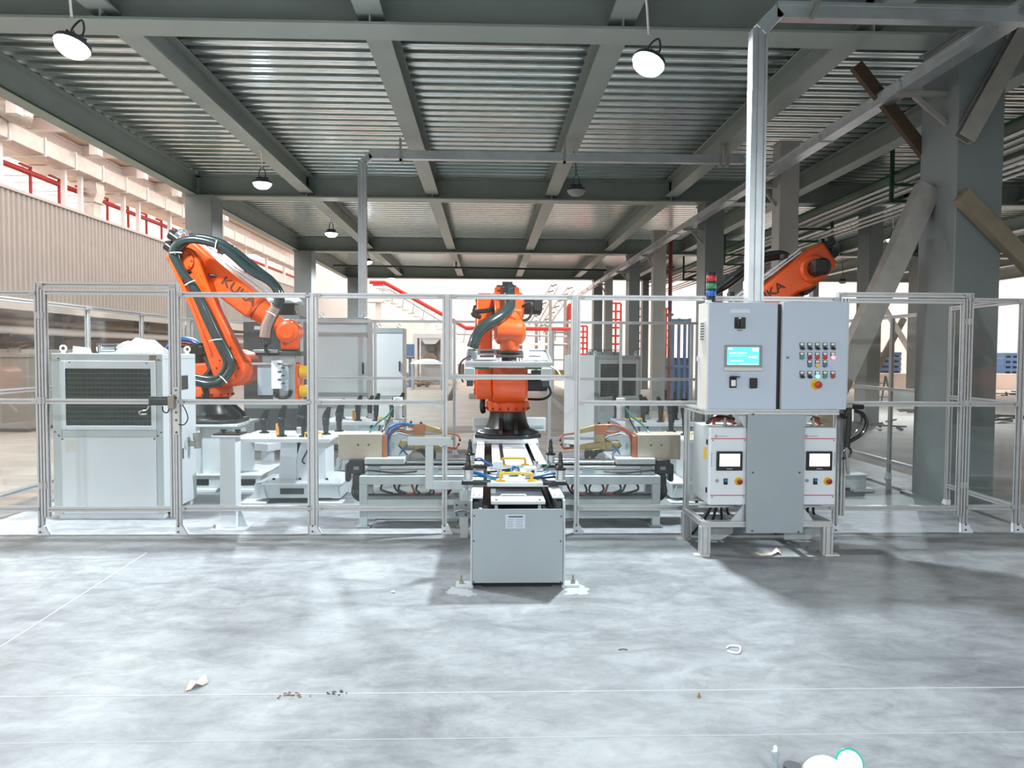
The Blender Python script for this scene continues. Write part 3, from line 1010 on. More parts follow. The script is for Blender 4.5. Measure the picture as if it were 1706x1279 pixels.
# conduits over the right aisle
for k_, (x_, z_) in enumerate(((7.75, 4.93), (8.0, 4.93), (8.25, 4.93), (8.1, 4.62), (8.35, 4.62), (8.6, 4.62))):
    one('conduit_pipe', 'steel', 'straight steel conduit over the right aisle, %s of six' % ['first', 'second', 'third', 'fourth', 'fifth', 'sixth'][k_], 'pipe', MB().tube([(x_, 6, z_), (x_, 36, z_)], 0.035, 8, 1), (x_, 6, z_), 'conduits over the right aisle')
t = thing('conduit_hanger', 'green steel rack carrying the conduits over the right aisle', 'rack', (8.2, 6, 5.0))
for y_ in (9.5, 14, 19, 24, 29):
    MB().box(7.6, 8.75, y_ - 0.03, y_ + 0.03, 4.53, 4.585).box(7.6, 8.75, y_ - 0.03, y_ + 0.03, 4.84, 4.893).box(7.55, 7.61, y_ - 0.03, y_ + 0.03, 4.53, 5.65).box(8.74, 8.8, y_ - 0.03, y_ + 0.03, 4.53, 5.65).build('rack_frame', 'edge_green', t)
MB().box(7.62, 8.74, 7.0, 35.5, 5.05, 5.1).build('rack_tray', 'edge_green', t, smooth=False)

# braces at the large column
yb_ = 8.0


def brace(name, label, m, px0, py0, px1, py1, y0, y1, w_, h_, chan=False):
    a, b = at(px0, py0, y0), at(px1, py1, y1)
    mb = MB()
    if chan:
        x, z, k = w_ / 2, h_ / 2, 0.012
        mb.prof([(-x, -z), (x, -z), (x, -z + k), (-x + k, -z + k), (-x + k, z - k), (x, z - k), (x, z), (-x, z)], a, b, (0, 1, 0))
    else:
        mb.bar(a, b, w_, h_, (0, 1, 0))
    return one(name, m, label, 'brace', mb, a, bev=0.004)


brace('diagonal_brace', 'dark timber brace from the near cross beam down to the large column', 'timber', 1426, 109, 1548, 264, 8.82, 8.82, 0.14, 0.08)
brace('diagonal_brace', 'pale steel channel brace rising right from the large column', 'channel_steel', 1606, 232, 1712, 40, 8.02, 8.02, 0.19, 0.12, True)
brace('diagonal_brace', 'brown timber brace falling right from the large column', 'timber_pale', 1600, 325, 1722, 448, 8.02, 8.02, 0.17, 0.12)
t = thing('diagonal_brace', 'long silver diagonal strut leaning from the floor to the large column', 'brace', (3.35, 8.55, 0))
pa, pb = at(1546, 312, 8.55), at(1402, 628, 8.55)
dd = (pb - pa) / (pa.z - pb.z)
pc = pa + dd * pa.z
mb = MB()
mb.prof([(-0.12, -0.09), (0.12, -0.09), (0.12, -0.075), (0.015, -0.075), (0.015, 0.075), (0.12, 0.075), (0.12, 0.09), (-0.12, 0.09)], pa, pb, (0, 1, 0))
mb.build('channel', 'channel_steel', t, smooth=False)
MB().bar(pb, pc + V((0.005, 0, 0.03)), 0.235, 0.18, (0, 1, 0)).build('wrapped_end', 'wrap_brown', t, bev=0.02)
MB().bc((pc.x, 8.55, 0.015), (0.4, 0.35, 0.03)).build('foot_plate', 'channel_steel', t)
# ================================================================== control station
YC = 6.05                                         # front plane of the cabinets
SX0, SX1, SY0, SY1 = 1.772, 2.862, 6.08, 6.70     # stand footprint
ZS = 0.285                                        # top of the low frame
t = thing('cabinet_stand', 'aluminium profile stand with grey front cover under the control cabinets', 'stand', ((SX0 + SX1) / 2, 6.4, 0))
for x in (SX0 + 0.03, SX1 - 0.03):
    for y in (SY0 + 0.03, SY1 - 0.03):
        lg = MB().prof(slot(0.085, 0.06, 2, 1), (x, y, 0.0), (x, y, ZS - 0.045)).build('leg', 'alu', t, smooth=False)
        MB().box(x - 0.09 if x < 2.3 else x - 0.03, x + 0.03 if x < 2.3 else x + 0.09, y - 0.05, y + 0.02, 0, 0.012).build('foot_plate', 'cabinet_side', lg)
for y in (SY0 + 0.0225, SY1 - 0.0225):
    MB().prof(slot(0.045, 0.045), (SX0, y, ZS - 0.0225), (SX1, y, ZS - 0.0225)).build('frame_rail', 'alu', t, smooth=False)
for x in (SX0 + 0.0225, SX1 - 0.0225, 2.10, 2.56):
    MB().prof(slot(0.045, 0.045), (x, SY0 + 0.045, ZS - 0.0225), (x, SY1 - 0.045, ZS - 0.0225)).build('frame_rail', 'alu', t, smooth=False)
for x in (2.14, 2.53):
    for y in (SY0 + 0.05, SY1 - 0.03):
        MB().prof(S45, (x, y, ZS), (x, y, 1.18)).build('upright', 'alu', t, smooth=False)
for x in (SX0 + 0.0225, SX1 - 0.06):
    MB().prof(S45, (x, SY1 - 0.03, ZS), (x, SY1 - 0.03, 1.18)).build('upright', 'alu', t, smooth=False)
for y in (YC + 0.035, 6.32, SY1 - 0.0225):
    MB().prof(S45, (SX0 - 0.0, y, 1.195), (SX1 + 0.03, y, 1.195)).build('frame_rail', 'alu', t, smooth=False)
for x in (SX0 + 0.02, SX1 - 0.0):
    MB().prof(S45, (x, YC + 0.06, 1.195), (x, SY1 - 0.045, 1.195)).build('frame_rail', 'alu', t, smooth=False)
for x0, x1 in ((SX0, 2.12), (2.55, SX1 - 0.03)):
    MB().prof(S45, (x0 + 0.02, 6.25, 0.395), (x1, 6.25, 0.395)).build('shelf_rail', 'alu', t, smooth=False)
    MB().prof(S45, (x0 + 0.02, 6.55, 0.395), (x1, 6.55, 0.395)).build('shelf_rail', 'alu', t, smooth=False)
a, b = at(1247, 687, YC), at(1338, 888, YC)
cv = MB().box(a.x, b.x, YC, YC + 0.03, b.z, 1.172).build('front_cover', 'cover_grey', t, bev=0.003)
for px, py in ((1255, 690), (1254, 787), (1253, 884), (1332, 787), (1330, 886)):
    q = at(px, py, YC)
    MB().cyl((q.x, YC - 0.006, q.z), (q.x, YC + 0.002, q.z), 0.008, n=8).build('screw', 'dark_steel', cv)
for s, x0 in ((1, a.x), (-1, b.x)):
    MB().prism([(x0, ZS), (x0 - s * 0.11, ZS), (x0 - s * 0.09, ZS + 0.03), (x0, ZS + 0.14)], YC + 0.06, YC + 0.075).build('gusset', 'light_grey', t)
    MB().prism([(x0, 1.172), (x0 - s * 0.09, 1.172), (x0, 1.05)], YC + 0.05, YC + 0.065).build('gusset', 'light_grey', t)
for x0, x1 in ((SX0 + 0.08, SX0 + 0.24), (SX1 - 0.28, SX1 - 0.08)):
    MB().prism([(x0, 0.23), (x1 + 0.12, 0.23), (x1 + 0.12, 0.12), (x1 + 0.02, 0.06), (x0, 0.06)], SY0 + 0.3, SY0 + 0.315).build('skirt_plate', 'light_grey', t)
MB().box(SX0 + 0.06, SX1 - 0.06, SY1 - 0.05, SY1 - 0.03, 0.03, 0.22).build('rear_skirt', 'cover_grey', t)


def cabinet(name, label, px0, px1, y0p, y1p, front, depth):
    p, q = at(px0, y0p, front), at(px1, y1p, front)
    t = thing(name, label, 'cabinet', ((p.x + q.x) / 2, front + depth / 2, q.z))
    MB().box(p.x, q.x, front + 0.025, front + depth, q.z, p.z).build('body', 'cabinet_side', t, bev=0.006)
    d = MB().box(p.x, q.x, front, front + 0.022, q.z, p.z).build('door', 'door_paint', t, bev=0.006)
    return t, d, p, q


zb = 1.2175
t, d, p, q = cabinet('control_cabinet', 'left control cabinet with touch screen and rotary main switch', 1181, 1293, 503, 682.2, YC, 0.30)
# main switch
c = at(1232.5, 538, YC)
ms = MB().bc((c.x, YC - 0.006, c.z), (0.09, 0.014, 0.092)).build('switch_plate', 'black', d, bev=0.006)
MB().cyl((c.x, YC - 0.028, c.z), (c.x, YC - 0.012, c.z), 0.034, n=20).bc((c.x, YC - 0.034, c.z), (0.018, 0.016, 0.066)).build('switch_knob', 'black', t)
MB().cyl((c.x - 0.004, YC - 0.016, c.z + 0.035), (c.x - 0.004, YC - 0.012, c.z + 0.035), 0.012, n=10).build('switch_mark', 'tag_white', t)
MB().bc((c.x, YC - 0.004, c.z - 0.055), (0.035, 0.008, 0.02)).build('switch_tab', 'bezel', t)
# touch screen
a, b = at(1206.5, 575, YC), at(1268.5, 618, YC)
hm = MB().box(a.x, b.x, YC - 0.012, YC, b.z, a.z).build('screen_bezel', 'bezel', t, bev=0.004)
MB().box(a.x - 0.004, b.x + 0.004, YC - 0.018, YC - 0.011, b.z, b.z + 0.03).build('bezel_foot', 'cabinet_side', hm, bev=0.003)
a, b = at(1211, 578, YC), at(1263.5, 608, YC)
scn = MB().box(a.x, b.x, YC - 0.0145, YC - 0.011, b.z, a.z).build('screen', 'screen_cyan', hm)
w_, h_ = b.x - a.x, a.z - b.z
for u0, u1, v0, v1 in ((0.02, 0.16, 0.03, 0.14), (0.78, 0.98, 0.05, 0.24), (0.06, 0.62, 0.30, 0.36), (0.06, 0.58, 0.44, 0.50), (0.10, 0.52, 0.74, 0.80), (0.66, 0.94, 0.50, 0.62), (0.02, 0.98, 0.90, 0.97)):
    MB().box(a.x + w_ * u0, a.x + w_ * u1, YC - 0.0155, YC - 0.014, a.z - h_ * v1, a.z - h_ * v0).build('screen_field', 'screen_pale', hm)
# sockets
c = at(1220.5, 637, YC)
so_ = MB().bc((c.x, YC - 0.01, c.z), (0.055, 0.02, 0.085)).build('socket_box', 'black', t, bev=0.005)
MB().bc((c.x, YC - 0.0215, c.z - 0.004), (0.036, 0.003, 0.05)).build('socket_face', 'tag_white', so_)
MB().prism([(c.x - 0.03, c.z + 0.042), (c.x + 0.03, c.z + 0.042), (c.x + 0.05, c.z + 0.052), (c.x - 0.02, c.z + 0.055)], YC - 0.06, YC - 0.004).build('socket_flap', 'black', so_)
c = at(1254.5, 638, YC)
MB().bc((c.x, YC - 0.012, c.z), (0.06, 0.024, 0.082)).build('socket_cover', 'black', t, bev=0.006)
c = at(1233, 518, YC)
MB().bc((c.x, YC - 0.001, c.z), (0.16, 0.003, 0.03)).build('pale_strip', 'white_paint', t)  # plain pale strip on the upper door
# side vent of the left cabinet
vx = p.x - 0.002
vt = MB().box(vx - 0.006, vx + 0.004, YC + 0.09, YC + 0.20, az(568, YC + 0.15, 1175), az(535, YC + 0.15, 1175)).build('vent_frame', 'white_paint', t)
for k in range(7):
    z0 = az(566, YC + 0.15, 1175) + k * 0.0215
    MB().box(vx - 0.011, vx - 0.004, YC + 0.10, YC + 0.19, z0, z0 + 0.010).build('vent_slat', 'dark_steel', vt)
MB().box(vx - 0.012, vx + 0.0, YC + 0.25, YC + 0.28, p.z - 0.48, p.z - 0.44).build('side_latch', 'white_paint', t)
MB().box(vx + 0.0, vx + 0.03, YC + 0.02, YC + 0.10, p.z, p.z + 0.02).build('lifting_tab', 'white_paint', t)
cabL_top = p.z

t, d, p, q = cabinet('operator_cabinet', 'right control cabinet with rows of push buttons and yellow emergency stop', 1305, 1410, 502, 682.2, YC - 0.01, 0.31)
MB().box(at(1293, 600, YC).x + 0.002, p.x - 0.001, YC + 0.03, YC + 0.28, q.z, p.z - 0.02).build('gap_shade', 'black', t)  # black filler, paints the shade in the gap between the two cabinets
yf = YC - 0.01
cx = [1335.8, 1348.6, 1361.3, 1374.1, 1387.2]
rows = [(577.4, ['k', 'k', 'k', 'k', 'k']), (593.4, ['btn_green', 'btn_darkred', 'btn_red', 'btn_red', 'lit_red']), (606.4, [None, 'btn_blue', 'btn_yellow', 'btn_blue', None]), (624.7, ['k', 'k', 'lit_green', 'btn_green', 'btn_red'])]
for py, ks in rows:
    for px, k in zip(cx, ks):
        if k is None:
            continue
        c = at(px, py + 2, yf)
        bt = MB().cyl((c.x, yf - 0.006, c.z), (c.x, yf, c.z), 0.0195, n=16).build('button_collar', 'steel', t)
        MB().box(c.x - 0.019, c.x + 0.019, yf - 0.004, yf, c.z + 0.012, c.z + 0.043).build('button_plate', 'black', bt)
        MB().box(c.x - 0.014, c.x + 0.014, yf - 0.0055, yf - 0.003, c.z + 0.022, c.z + 0.039).build('button_tag', 'tag_white', bt)
        if k == 'k':
            MB().cyl((c.x, yf - 0.016, c.z), (c.x, yf - 0.005, c.z), 0.014, n=14).bar((c.x - 0.012, yf - 0.02, c.z + 0.010), (c.x + 0.014, yf - 0.02, c.z - 0.012), 0.016, 0.010, (0, 1, 0)).build('selector_knob', 'black', bt)
        else:
            MB().cyl((c.x, yf - 0.016, c.z), (c.x, yf - 0.005, c.z), 0.0165, 0.015, n=16).build('push_button', k, bt)
c = at(1359.5, 640.5, yf)
es = MB().cyl((c.x - 0.006, yf - 0.006, c.z + 0.002), (c.x - 0.006, yf, c.z + 0.002), 0.041, n=24).build('stop_plate', 'yellow', t)
MB().lathe([(0.016, 0), (0.016, -0.02), (0.027, -0.024), (0.028, -0.036), (0.020, -0.042)], (c.x + 0.006, yf - 0.004, c.z), 'y', 20).build('stop_button', 'btn_red', es)
for py, dy in ((588, 0.012), (595, 0.02), (604, 0.006)):
    c = at(1311.5, py, yf)
    MB().bc((c.x, yf - 0.003, c.z), (0.022, 0.006, dy)).build('lock_plate', 'cabinet_side', t)
c = at(1311.5, 595.5, yf)
MB().cyl((c.x, yf - 0.01, c.z), (c.x, yf, c.z), 0.010, n=12).build('door_lock', 'blue_paint', t)


def controller(label, px0, px1, leds_right):
    f = 6.1
    p, q = at(px0, 712, f), at(px1, 845, f)
    q.z = max(q.z, 0.4185)
    t = thing('weld_controller', label, 'controller', ((p.x + q.x) / 2, f + 0.25, q.z), 'welding controllers under the control cabinets')
    MB().box(p.x + 0.004, q.x - 0.004, f + 0.06, f + 0.52, q.z, p.z).build('body', 'light_grey', t, bev=0.006)
    d = MB().box(p.x, q.x, f, f + 0.055, q.z, p.z).build('door', 'white_paint', t, bev=0.008)
    w_ = q.x - p.x
    for z in (p.z - 0.092, q.z + 0.082):
        MB().box(p.x + 0.006, q.x - 0.012, f - 0.0015, f + 0.001, z - 0.0035, z + 0.0035).build('red_line', 'btn_red', d)
        for x in (p.x + 0.022, q.x - 0.022):
            MB().cyl((x, f - 0.004, z - 0.014), (x, f, z - 0.014), 0.005, n=8).build('screw', 'dark_steel', d)
    zc = p.z - 0.275
    xc = p.x + w_ * 0.52
    bz = MB().bc((xc, f - 0.008, zc), (0.215, 0.018, 0.158)).build('screen_bezel', 'black', d, bev=0.004)
    MB().bc((xc, f - 0.0175, zc + 0.008), (0.168, 0.003, 0.102)).build('screen', 'screen_white', d)
    MB().bc((xc, f - 0.0175, zc - 0.065), (0.05, 0.002, 0.008)).build('bezel_mark', 'bezel', d)
    zl_ = p.z - 0.072
    lg = MB().cyl((p.x + 0.05, f - 0.002, zl_), (p.x + 0.05, f, zl_), 0.011, n=14).build('logo_ring', 'btn_darkred', d)
    MB().cyl((p.x + 0.05, f - 0.003, zl_), (p.x + 0.05, f, zl_), 0.006, n=12).build('logo_core', 'white_paint', d)
    for k in range(9):
        MB().bc((p.x + 0.072 + k * 0.0085, f - 0.001, zl_), (0.006, 0.002, 0.006)).build('logo_letter', 'bezel', d)
    zb_ = p.z - 0.445
    MB().cyl((p.x + w_ * 0.2, f - 0.008, zb_ + 0.005), (p.x + w_ * 0.2, f, zb_ + 0.005), 0.014, n=14).build('indicator', 'bezel', d)
    sw = MB().bc((p.x + w_ * 0.43, f - 0.004, zb_ - 0.002), (0.032, 0.008, 0.05)).build('selector_plate', 'black', d)
    MB().cyl((p.x + w_ * 0.43, f - 0.018, zb_ + 0.008), (p.x + w_ * 0.43, f - 0.006, zb_ + 0.008), 0.012, n=12).build('selector_knob', 'btn_blue', d)
    ye = MB().cyl((p.x + w_ * 0.78, f - 0.006, zb_), (p.x + w_ * 0.78, f, zb_), 0.034, n=20).build('stop_plate', 'yellow', d)
    MB().lathe([(0.014, 0), (0.014, -0.016), (0.021, -0.02), (0.021, -0.03), (0.014, -0.034)], (p.x + w_ * 0.79, f - 0.005, zb_), 'y', 18).build('stop_button', 'btn_darkred', d)
    xl = q.x - 0.012 if leds_right else p.x + 0.014
    for k in range(7):
        MB().cyl((xl, f - 0.003, zc + 0.06 - k * 0.017), (xl, f, zc + 0.06 - k * 0.017), 0.0042, n=8).build('status_light', 'dark_steel', d)
    # side: locks and warning plate
    for z in (p.z - 0.12, q.z + 0.12):
        MB().box(p.x - 0.003, p.x + 0.005, f + 0.075, f + 0.105, z - 0.03, z + 0.012).build('side_lock', 'black', t)
    MB().box(p.x - 0.001, p.x + 0.004, f + 0.11, f + 0.19, p.z - 0.28, p.z - 0.18).build('warning_plate', 'warning', t)
    MB().bc((p.x + w_ * 0.42, f + 0.2, p.z + 0.004), (0.13, 0.12, 0.008)).build('top_plate', 'white_paint', t)
    MB().cyl((p.x + w_ * 0.52, f + 0.12, p.z), (p.x + w_ * 0.52, f + 0.12, p.z + 0.07), 0.012, n=8).build('cable_gland', 'valve_metal', t)
    for k in range(4):
        x = p.x + w_ * (0.3 + 0.16 * k)
        MB().tube([(x, f + 0.2, q.z + 0.01), (x - 0.02, f + 0.22, q.z - 0.08), (x + 0.03 * (k - 1.5), f + 0.32, q.z - 0.2), (x + 0.06 * (k - 1.5), f + 0.5, 0.06)], 0.011, 6).build('cable', 'black', t)
    MB().tube([(p.x + w_ * 0.3, f + 0.2, p.z), (p.x + w_ * 0.3, f + 0.2, p.z + 0.05), (p.x + w_ * 0.7, f + 0.22, p.z + 0.05), (p.x + w_ * 1.05, f + 0.3, p.z - 0.02)], 0.014, 6).build('cable', 'hose_red', t)
    MB().tube([(p.x + w_ * 0.2, f + 0.3, p.z), (p.x + w_ * 0.4, f + 0.25, p.z + 0.07), (p.x + w_ * 1.0, f + 0.35, p.z + 0.04)], 0.018, 6).build('cable', 'black', t)


controller('left white welding controller with lit screen below the touch-screen cabinet', 1183.5, 1243, False)
controller('right white welding controller with lit screen below the push-button cabinet', 1334, 1391, True)

# signal tower
c = at(1184.5, 500, YC + 0.12)
t = thing('signal_tower', 'red green and blue stacked signal tower on the left control cabinet', 'signal light', (c.x, YC + 0.12, cabL_top))
z0 = cabL_top


def ring(name, m, za, zb_, r):
    MB().lathe([(r * 0.97, za), (r, za + 0.004), (r, zb_ - 0.004), (r * 0.97, zb_)], (c.x, YC + 0.12, 0), 'z', 20).build(name, m, t)


ring('base', 'black', z0, z0 + 0.055, 0.036)
zz = z0 + 0.055
for m_ in ('lens_blue', 'lens_green', 'lens_red'):
    ring('lens', m_, zz, zz + 0.047, 0.041)
    ring('spacer', 'black', zz + 0.047, zz + 0.062, 0.0405)
    zz += 0.062
ring('cap', 'black', zz, zz + 0.008, 0.041)

# bundle of hoses beside the right controller
hx = at(1420, 700, 6.9)
t = thing('hose_bundle', 'black looped hose bundle hanging right of the control station', 'hose', at(1413, 760, 6.75))
y_ = 6.78
for pts, r, m_ in (([(1400, 678), (1416, 677), (1438, 678)], 0.022, 'black'), ([(1414, 680), (1414, 700), (1412, 730), (1411, 745)], 0.028, 'cast_black'), ([(1424, 684), (1438, 690), (1444, 704), (1436, 722), (1420, 733), (1412, 737)], 0.018, 'rubber'),
                   ([(1430, 684), (1436, 696), (1430, 712), (1417, 730)], 0.010, 'rubber'), ([(1405, 752), (1412, 745), (1418, 751), (1414, 760), (1403, 764)], 0.011, 'rubber'), ([(1398, 690), (1408, 694), (1412, 684)], 0.02, 'black'), ([(1410, 745), (1411, 770), (1413, 790)], 0.016, 'channel_steel')):
    MB().tube([at(a, b, y_) for a, b in pts], r, 8).build('hose', m_, t)
MB().bc(at(1409, 676, y_), (0.1, 0.05, 0.03)).build('clamp', 'channel_steel', t)
# ================================================================== chiller
def chiller():
    f = 7.5
    x0, x1 = ax(89, f, 720), ax(272, f, 720)
    y0, y1 = f, 8.34
    zt = az(589, f, 180)
    zb = az(856, f, 180)
    t = thing('water_chiller', 'large white water chiller with dark condenser window behind the left gate', 'chiller', ((x0 + x1) / 2, (y0 + y1) / 2, 0))
    W = x1 - x0
    MB().box(x0, x1, y0 + 0.006, y1, zb, zt).build('body', 'white_paint', t, bev=0.008)
    MB().box(x0 + 0.03, x1 - 0.02, y0 + 0.03, y0 + 0.13, 0, zb).box(x0 + 0.03, x1 - 0.02, y1 - 0.13, y1 - 0.03, 0, zb).build('plinth', 'white_paint', t)

    def rect(pa, pb, q0=0.004):
        a, b = at(pa[0], pa[1], f), at(pb[0], pb[1], f)
        return a.x, b.x, b.z, a.z
    # condenser panel with opening
    X0, X1, Z0, Z1 = rect((101.6, 600.5), (261, 716))
    wx0, wx1, wz0, wz1 = rect((108.8, 613.5), (252.8, 709))
    fr = MB()
    fr.box(X0, wx0, f - 0.012, f + 0.006, Z0, Z1).box(wx1, X1, f - 0.012, f + 0.006, Z0, Z1).box(wx0, wx1, f - 0.012, f + 0.006, wz1, Z1).box(wx0, wx1, f - 0.012, f + 0.006, Z0, wz0)
    fr.build('condenser_frame', 'white_paint', t, bev=0.003)
    g = MB().box(wx0, wx1, f - 0.001, f + 0.005, wz0, wz1).build('condenser_coil', 'coil', t)
    n = 12
    for k in range(1, n):
        z = wz0 + (wz1 - wz0) * k / n
        MB().box(wx0 + 0.01, wx1 - 0.01, f - 0.0035, f - 0.0005, z - 0.003, z + 0.003).build('coil_bar', 'coil_fin', g)
    grid = MB()
    for k in range(1, 20):
        x = wx0 + (wx1 - wx0) * k / 20
        grid.box(x - 0.001, x + 0.001, f - 0.0028, f - 0.0006, wz0, wz1)
    gg = grid.build('coil_wires', 'coil_fin', g)
    gg['kind'] = 'stuff'
    X0b, X1b, Z0b, Z1b = rect((103, 728), (262, 852))
    MB().box(X0b, X1b, f - 0.008, f + 0.006, Z0b, Z1b).build('lower_panel', 'white_paint', t, bev=0.003)
    MB().box(x0 - 0.002, X0 - 0.006, f - 0.0062, f + 0.01, zb, Z1 + 0.002).build('corner_post', 'light_grey', t, bev=0.004)
    MB().box(X1 + 0.006, x1 + 0.002, f - 0.0062, f + 0.01, zb, Z1 + 0.002).build('corner_post', 'light_grey', t, bev=0.004)
    MB().box(x0 - 0.002, x1 + 0.002, f - 0.007, f + 0.01, Z1 + 0.006, zt + 0.001).build('top_band', 'light_grey', t, bev=0.004)
    MB().box(X0, X1, f - 0.006, f + 0.01, Z1b + 0.004, Z0 - 0.006).build('middle_band', 'light_grey', t)
    for px, py in ((98, 597), (265, 599), (92.5, 719), (99, 725), (264, 726), (269, 720), (117, 603), (245, 605), (105, 731), (258, 731)):
        q = at(px, py, f)
        MB().cyl((q.x, f - 0.016, q.z), (q.x, f + 0.002, q.z), 0.0075, n=8).build('screw', 'dark_steel', t)
    q = at(117, 743, f)
    MB().bc((q.x, f - 0.009, q.z), (0.085, 0.004, 0.115)).build('name_plate', 'cabinet_side', t)
    q = at(255, 596, f)
    MB().bc((q.x, f - 0.007, q.z), (0.07, 0.004, 0.05)).build('sticker', 'hose_clear', t)
    # eyebolts
    for x in (x0 + 0.07, x1 - 0.06):
        for y in (y0 + 0.07, y1 - 0.07):
            MB().cyl((x, y, zt), (x, y, zt + 0.025), 0.02, n=12).tube([(x + 0.028 * math.cos(a), y, zt + 0.05 + 0.028 * math.sin(a)) for a in [2 * math.pi * k / 14 for k in range(15)]], 0.009, 6, 1).build('eye_bolt', 'gloss_white', t)
    # fan cage
    cx, cy = (x0 + x1) / 2 + 0.02, (y0 + y1) / 2
    for k, zc_ in enumerate((0.02, 0.045, 0.07, 0.095)):
        MB().tube([(cx + 0.30 * math.cos(a), cy + 0.30 * math.sin(a), zt + zc_) for a in [2 * math.pi * i / 28 for i in range(29)]], 0.004, 5, 1).build('fan_guard_ring', 'dark_steel', t)
    for k in range(8):
        a = 2 * math.pi * k / 8
        MB().bar((cx + 0.30 * math.cos(a), cy + 0.30 * math.sin(a), zt), (cx + 0.30 * math.cos(a), cy + 0.30 * math.sin(a), zt + 0.1), 0.008, 0.008).bar((cx, cy, zt + 0.1), (cx + 0.30 * math.cos(a), cy + 0.30 * math.sin(a), zt + 0.1), 0.006, 0.006).build('fan_guard_bar', 'dark_steel', t)
    MB().lathe([(0.29, 0.0), (0.29, 0.06), (0.27, 0.06), (0.27, 0.005)], (cx, cy, zt), 'z', 28).build('fan_ring', 'light_grey', t)
    # right side details
    xs = x1 + 0.001

    def sy(px):
        return x1 * 1250.0 / (px - 812.0)
    MB().box(xs, xs + 0.006, sy(307), sy(319), az(648, 8.1, 312), az(625, 8.1, 312)).build('display', 'dark_steel', t, bev=0.002)
    MB().cyl((xs, sy(305), az(637, 8.05, 305)), (xs + 0.02, sy(305), az(637, 8.05, 305)), 0.014, n=12).build('switch_button', 'btn_darkred', t)
    MB().box(xs, xs + 0.003, y0 + 0.05, y1 - 0.02, az(598, 8, 310), az(596.5, 8, 310)).build('panel_seam', 'light_grey', t)
    MB().box(xs, xs + 0.004, sy(309), sy(311), az(762, 8.05, 310), az(745, 8.05, 310)).build('door_handle', 'dark_steel', t)
    zv = az(737, 8.2, 325)
    MB().cyl((xs, sy(319), zv), (xs + 0.1, sy(319), zv), 0.03, n=12).cyl((xs + 0.1, sy(319), zv - 0.05), (xs + 0.1, sy(319), zv + 0.04), 0.035, n=14).cyl((xs + 0.1, sy(319), zv + 0.04), (xs + 0.1, sy(319), zv + 0.11), 0.045, 0.052, n=14).build('water_valve', 'valve_metal', t)
    MB().lathe([(0.055, 0), (0.055, 0.01)], (xs, sy(315.5), zv), 'x', 20).build('pipe_flange', 'light_grey', t)
    return t


ch = chiller()
c2 = dup(ch, 'rear white water chiller turned sideways behind the back fence')
c2.location = (2.05, 13.35, 0)
c2.rotation_euler = (0, 0, R(32))


def sheet(name, label, cat, m, cx, cy, z, L, W, H, seed, amp=0.5, rot=0.0, nx=22, ny=14):
    """crumpled sheet with thickness"""
    rnd = random.Random(seed)
    ph = [(rnd.uniform(3, 9), rnd.uniform(3, 9), rnd.uniform(0, 6), rnd.uniform(0.3, 1)) for _ in range(7)]
    vv, ff = [], []
    for j in range(ny + 1):
        for i in range(nx + 1):
            u, v = i / nx - 0.5, j / ny - 0.5
            e = max(0, 1 - 4 * u * u) * max(0, 1 - 4 * v * v)
            h = sum(a * abs(math.sin(p * u * 2 + q * v * 2 + s)) for p, q, s, a in ph) / 3.5
            k = 1 + 0.10 * math.sin(7 * v + seed) + 0.06 * math.sin(11 * u)
            vv.append((u * L * k, v * W * (1 + 0.1 * math.sin(9 * u + seed)), 0.004 + H * (e ** 0.6) * (1 - amp + amp * h)))
    for j in range(ny):
        for i in range(nx):
            a = j * (nx + 1) + i
            ff.append((a, a + 1, a + nx + 2, a + nx + 1))
    M = Mx.Translation((cx, cy, z)) @ Mx.Rotation(rot, 4, 'Z')
    o = MB().add(vv, ff).build(name, m, None, recalc=False)
    o.matrix_world = M
    s_ = o.modifiers.new('thickness', 'SOLIDIFY')
    s_.thickness = 0.003
    return tag(o, label, cat)


ztc = az(589, 7.5, 180)
sheet('plastic_sheet', 'crumpled white plastic sheet heaped on the chiller', 'plastic sheet', 'plastic_sheet', ax(235, 7.75), 7.78, ztc + 0.003, 0.50, 0.36, 0.15, 3)
mb = MB().prism([(ax(123, 7.7), ztc + 0.002), (ax(155, 7.7), ztc + 0.002), (ax(152, 7.7), ztc + 0.055), (ax(124, 7.7), ztc + 0.075)], 7.68, 7.685)
mb.prism([(ax(123, 7.7), ztc + 0.002), (ax(155, 7.7), ztc + 0.002), (ax(155, 7.7), ztc + 0.006), (ax(123, 7.7), ztc + 0.006)], 7.6, 7.70)
one('folded_card', 'paper_white', 'folded white card standing on the chiller', 'card', mb, (ax(139, 7.7), 7.68, ztc + 0.002))
# ================================================================== robot track
XC = 0.228                                     # centre line of the cell
TX0, TX1 = -0.115, 0.555                       # outer sides of the track
TY0, TY1 = 5.24, 11.0
ZR = 0.64
t = thing('robot_track', 'long grey linear robot track pointing at the viewer', 'robot track', (0.22, 5.3, 0))
MB().box(TX0 + 0.02, TX1 - 0.02, TY0 + 0.06, TY1, 0.06, 0.50).build('bed', 'light_grey', t, bev=0.006)
MB().box(TX0 + 0.09, TX1 - 0.09, TY0 + 0.05, TY1, 0.0, 0.07).build('underbed_shade', 'black', t)  # black box standing in for the shade below the bed
a, b = at(787.5, 848, TY0), at(937.5, 970.5, TY0)
fp = MB().box(a.x, b.x, TY0, TY0 + 0.012, b.z, a.z).build('front_cover', 'cover_grey', t, bev=0.003)
for px, py in ((790, 859), (935, 860), (789, 901), (934, 901), (789, 969), (934, 969)):
    q = at(px, py, TY0)
    MB().cyl((q.x, TY0 - 0.004, q.z), (q.x, TY0 + 0.002, q.z), 0.006, n=8).build('screw', 'dark_steel', fp)
a, b = at(842.3, 857, TY0), at(875, 880, TY0)
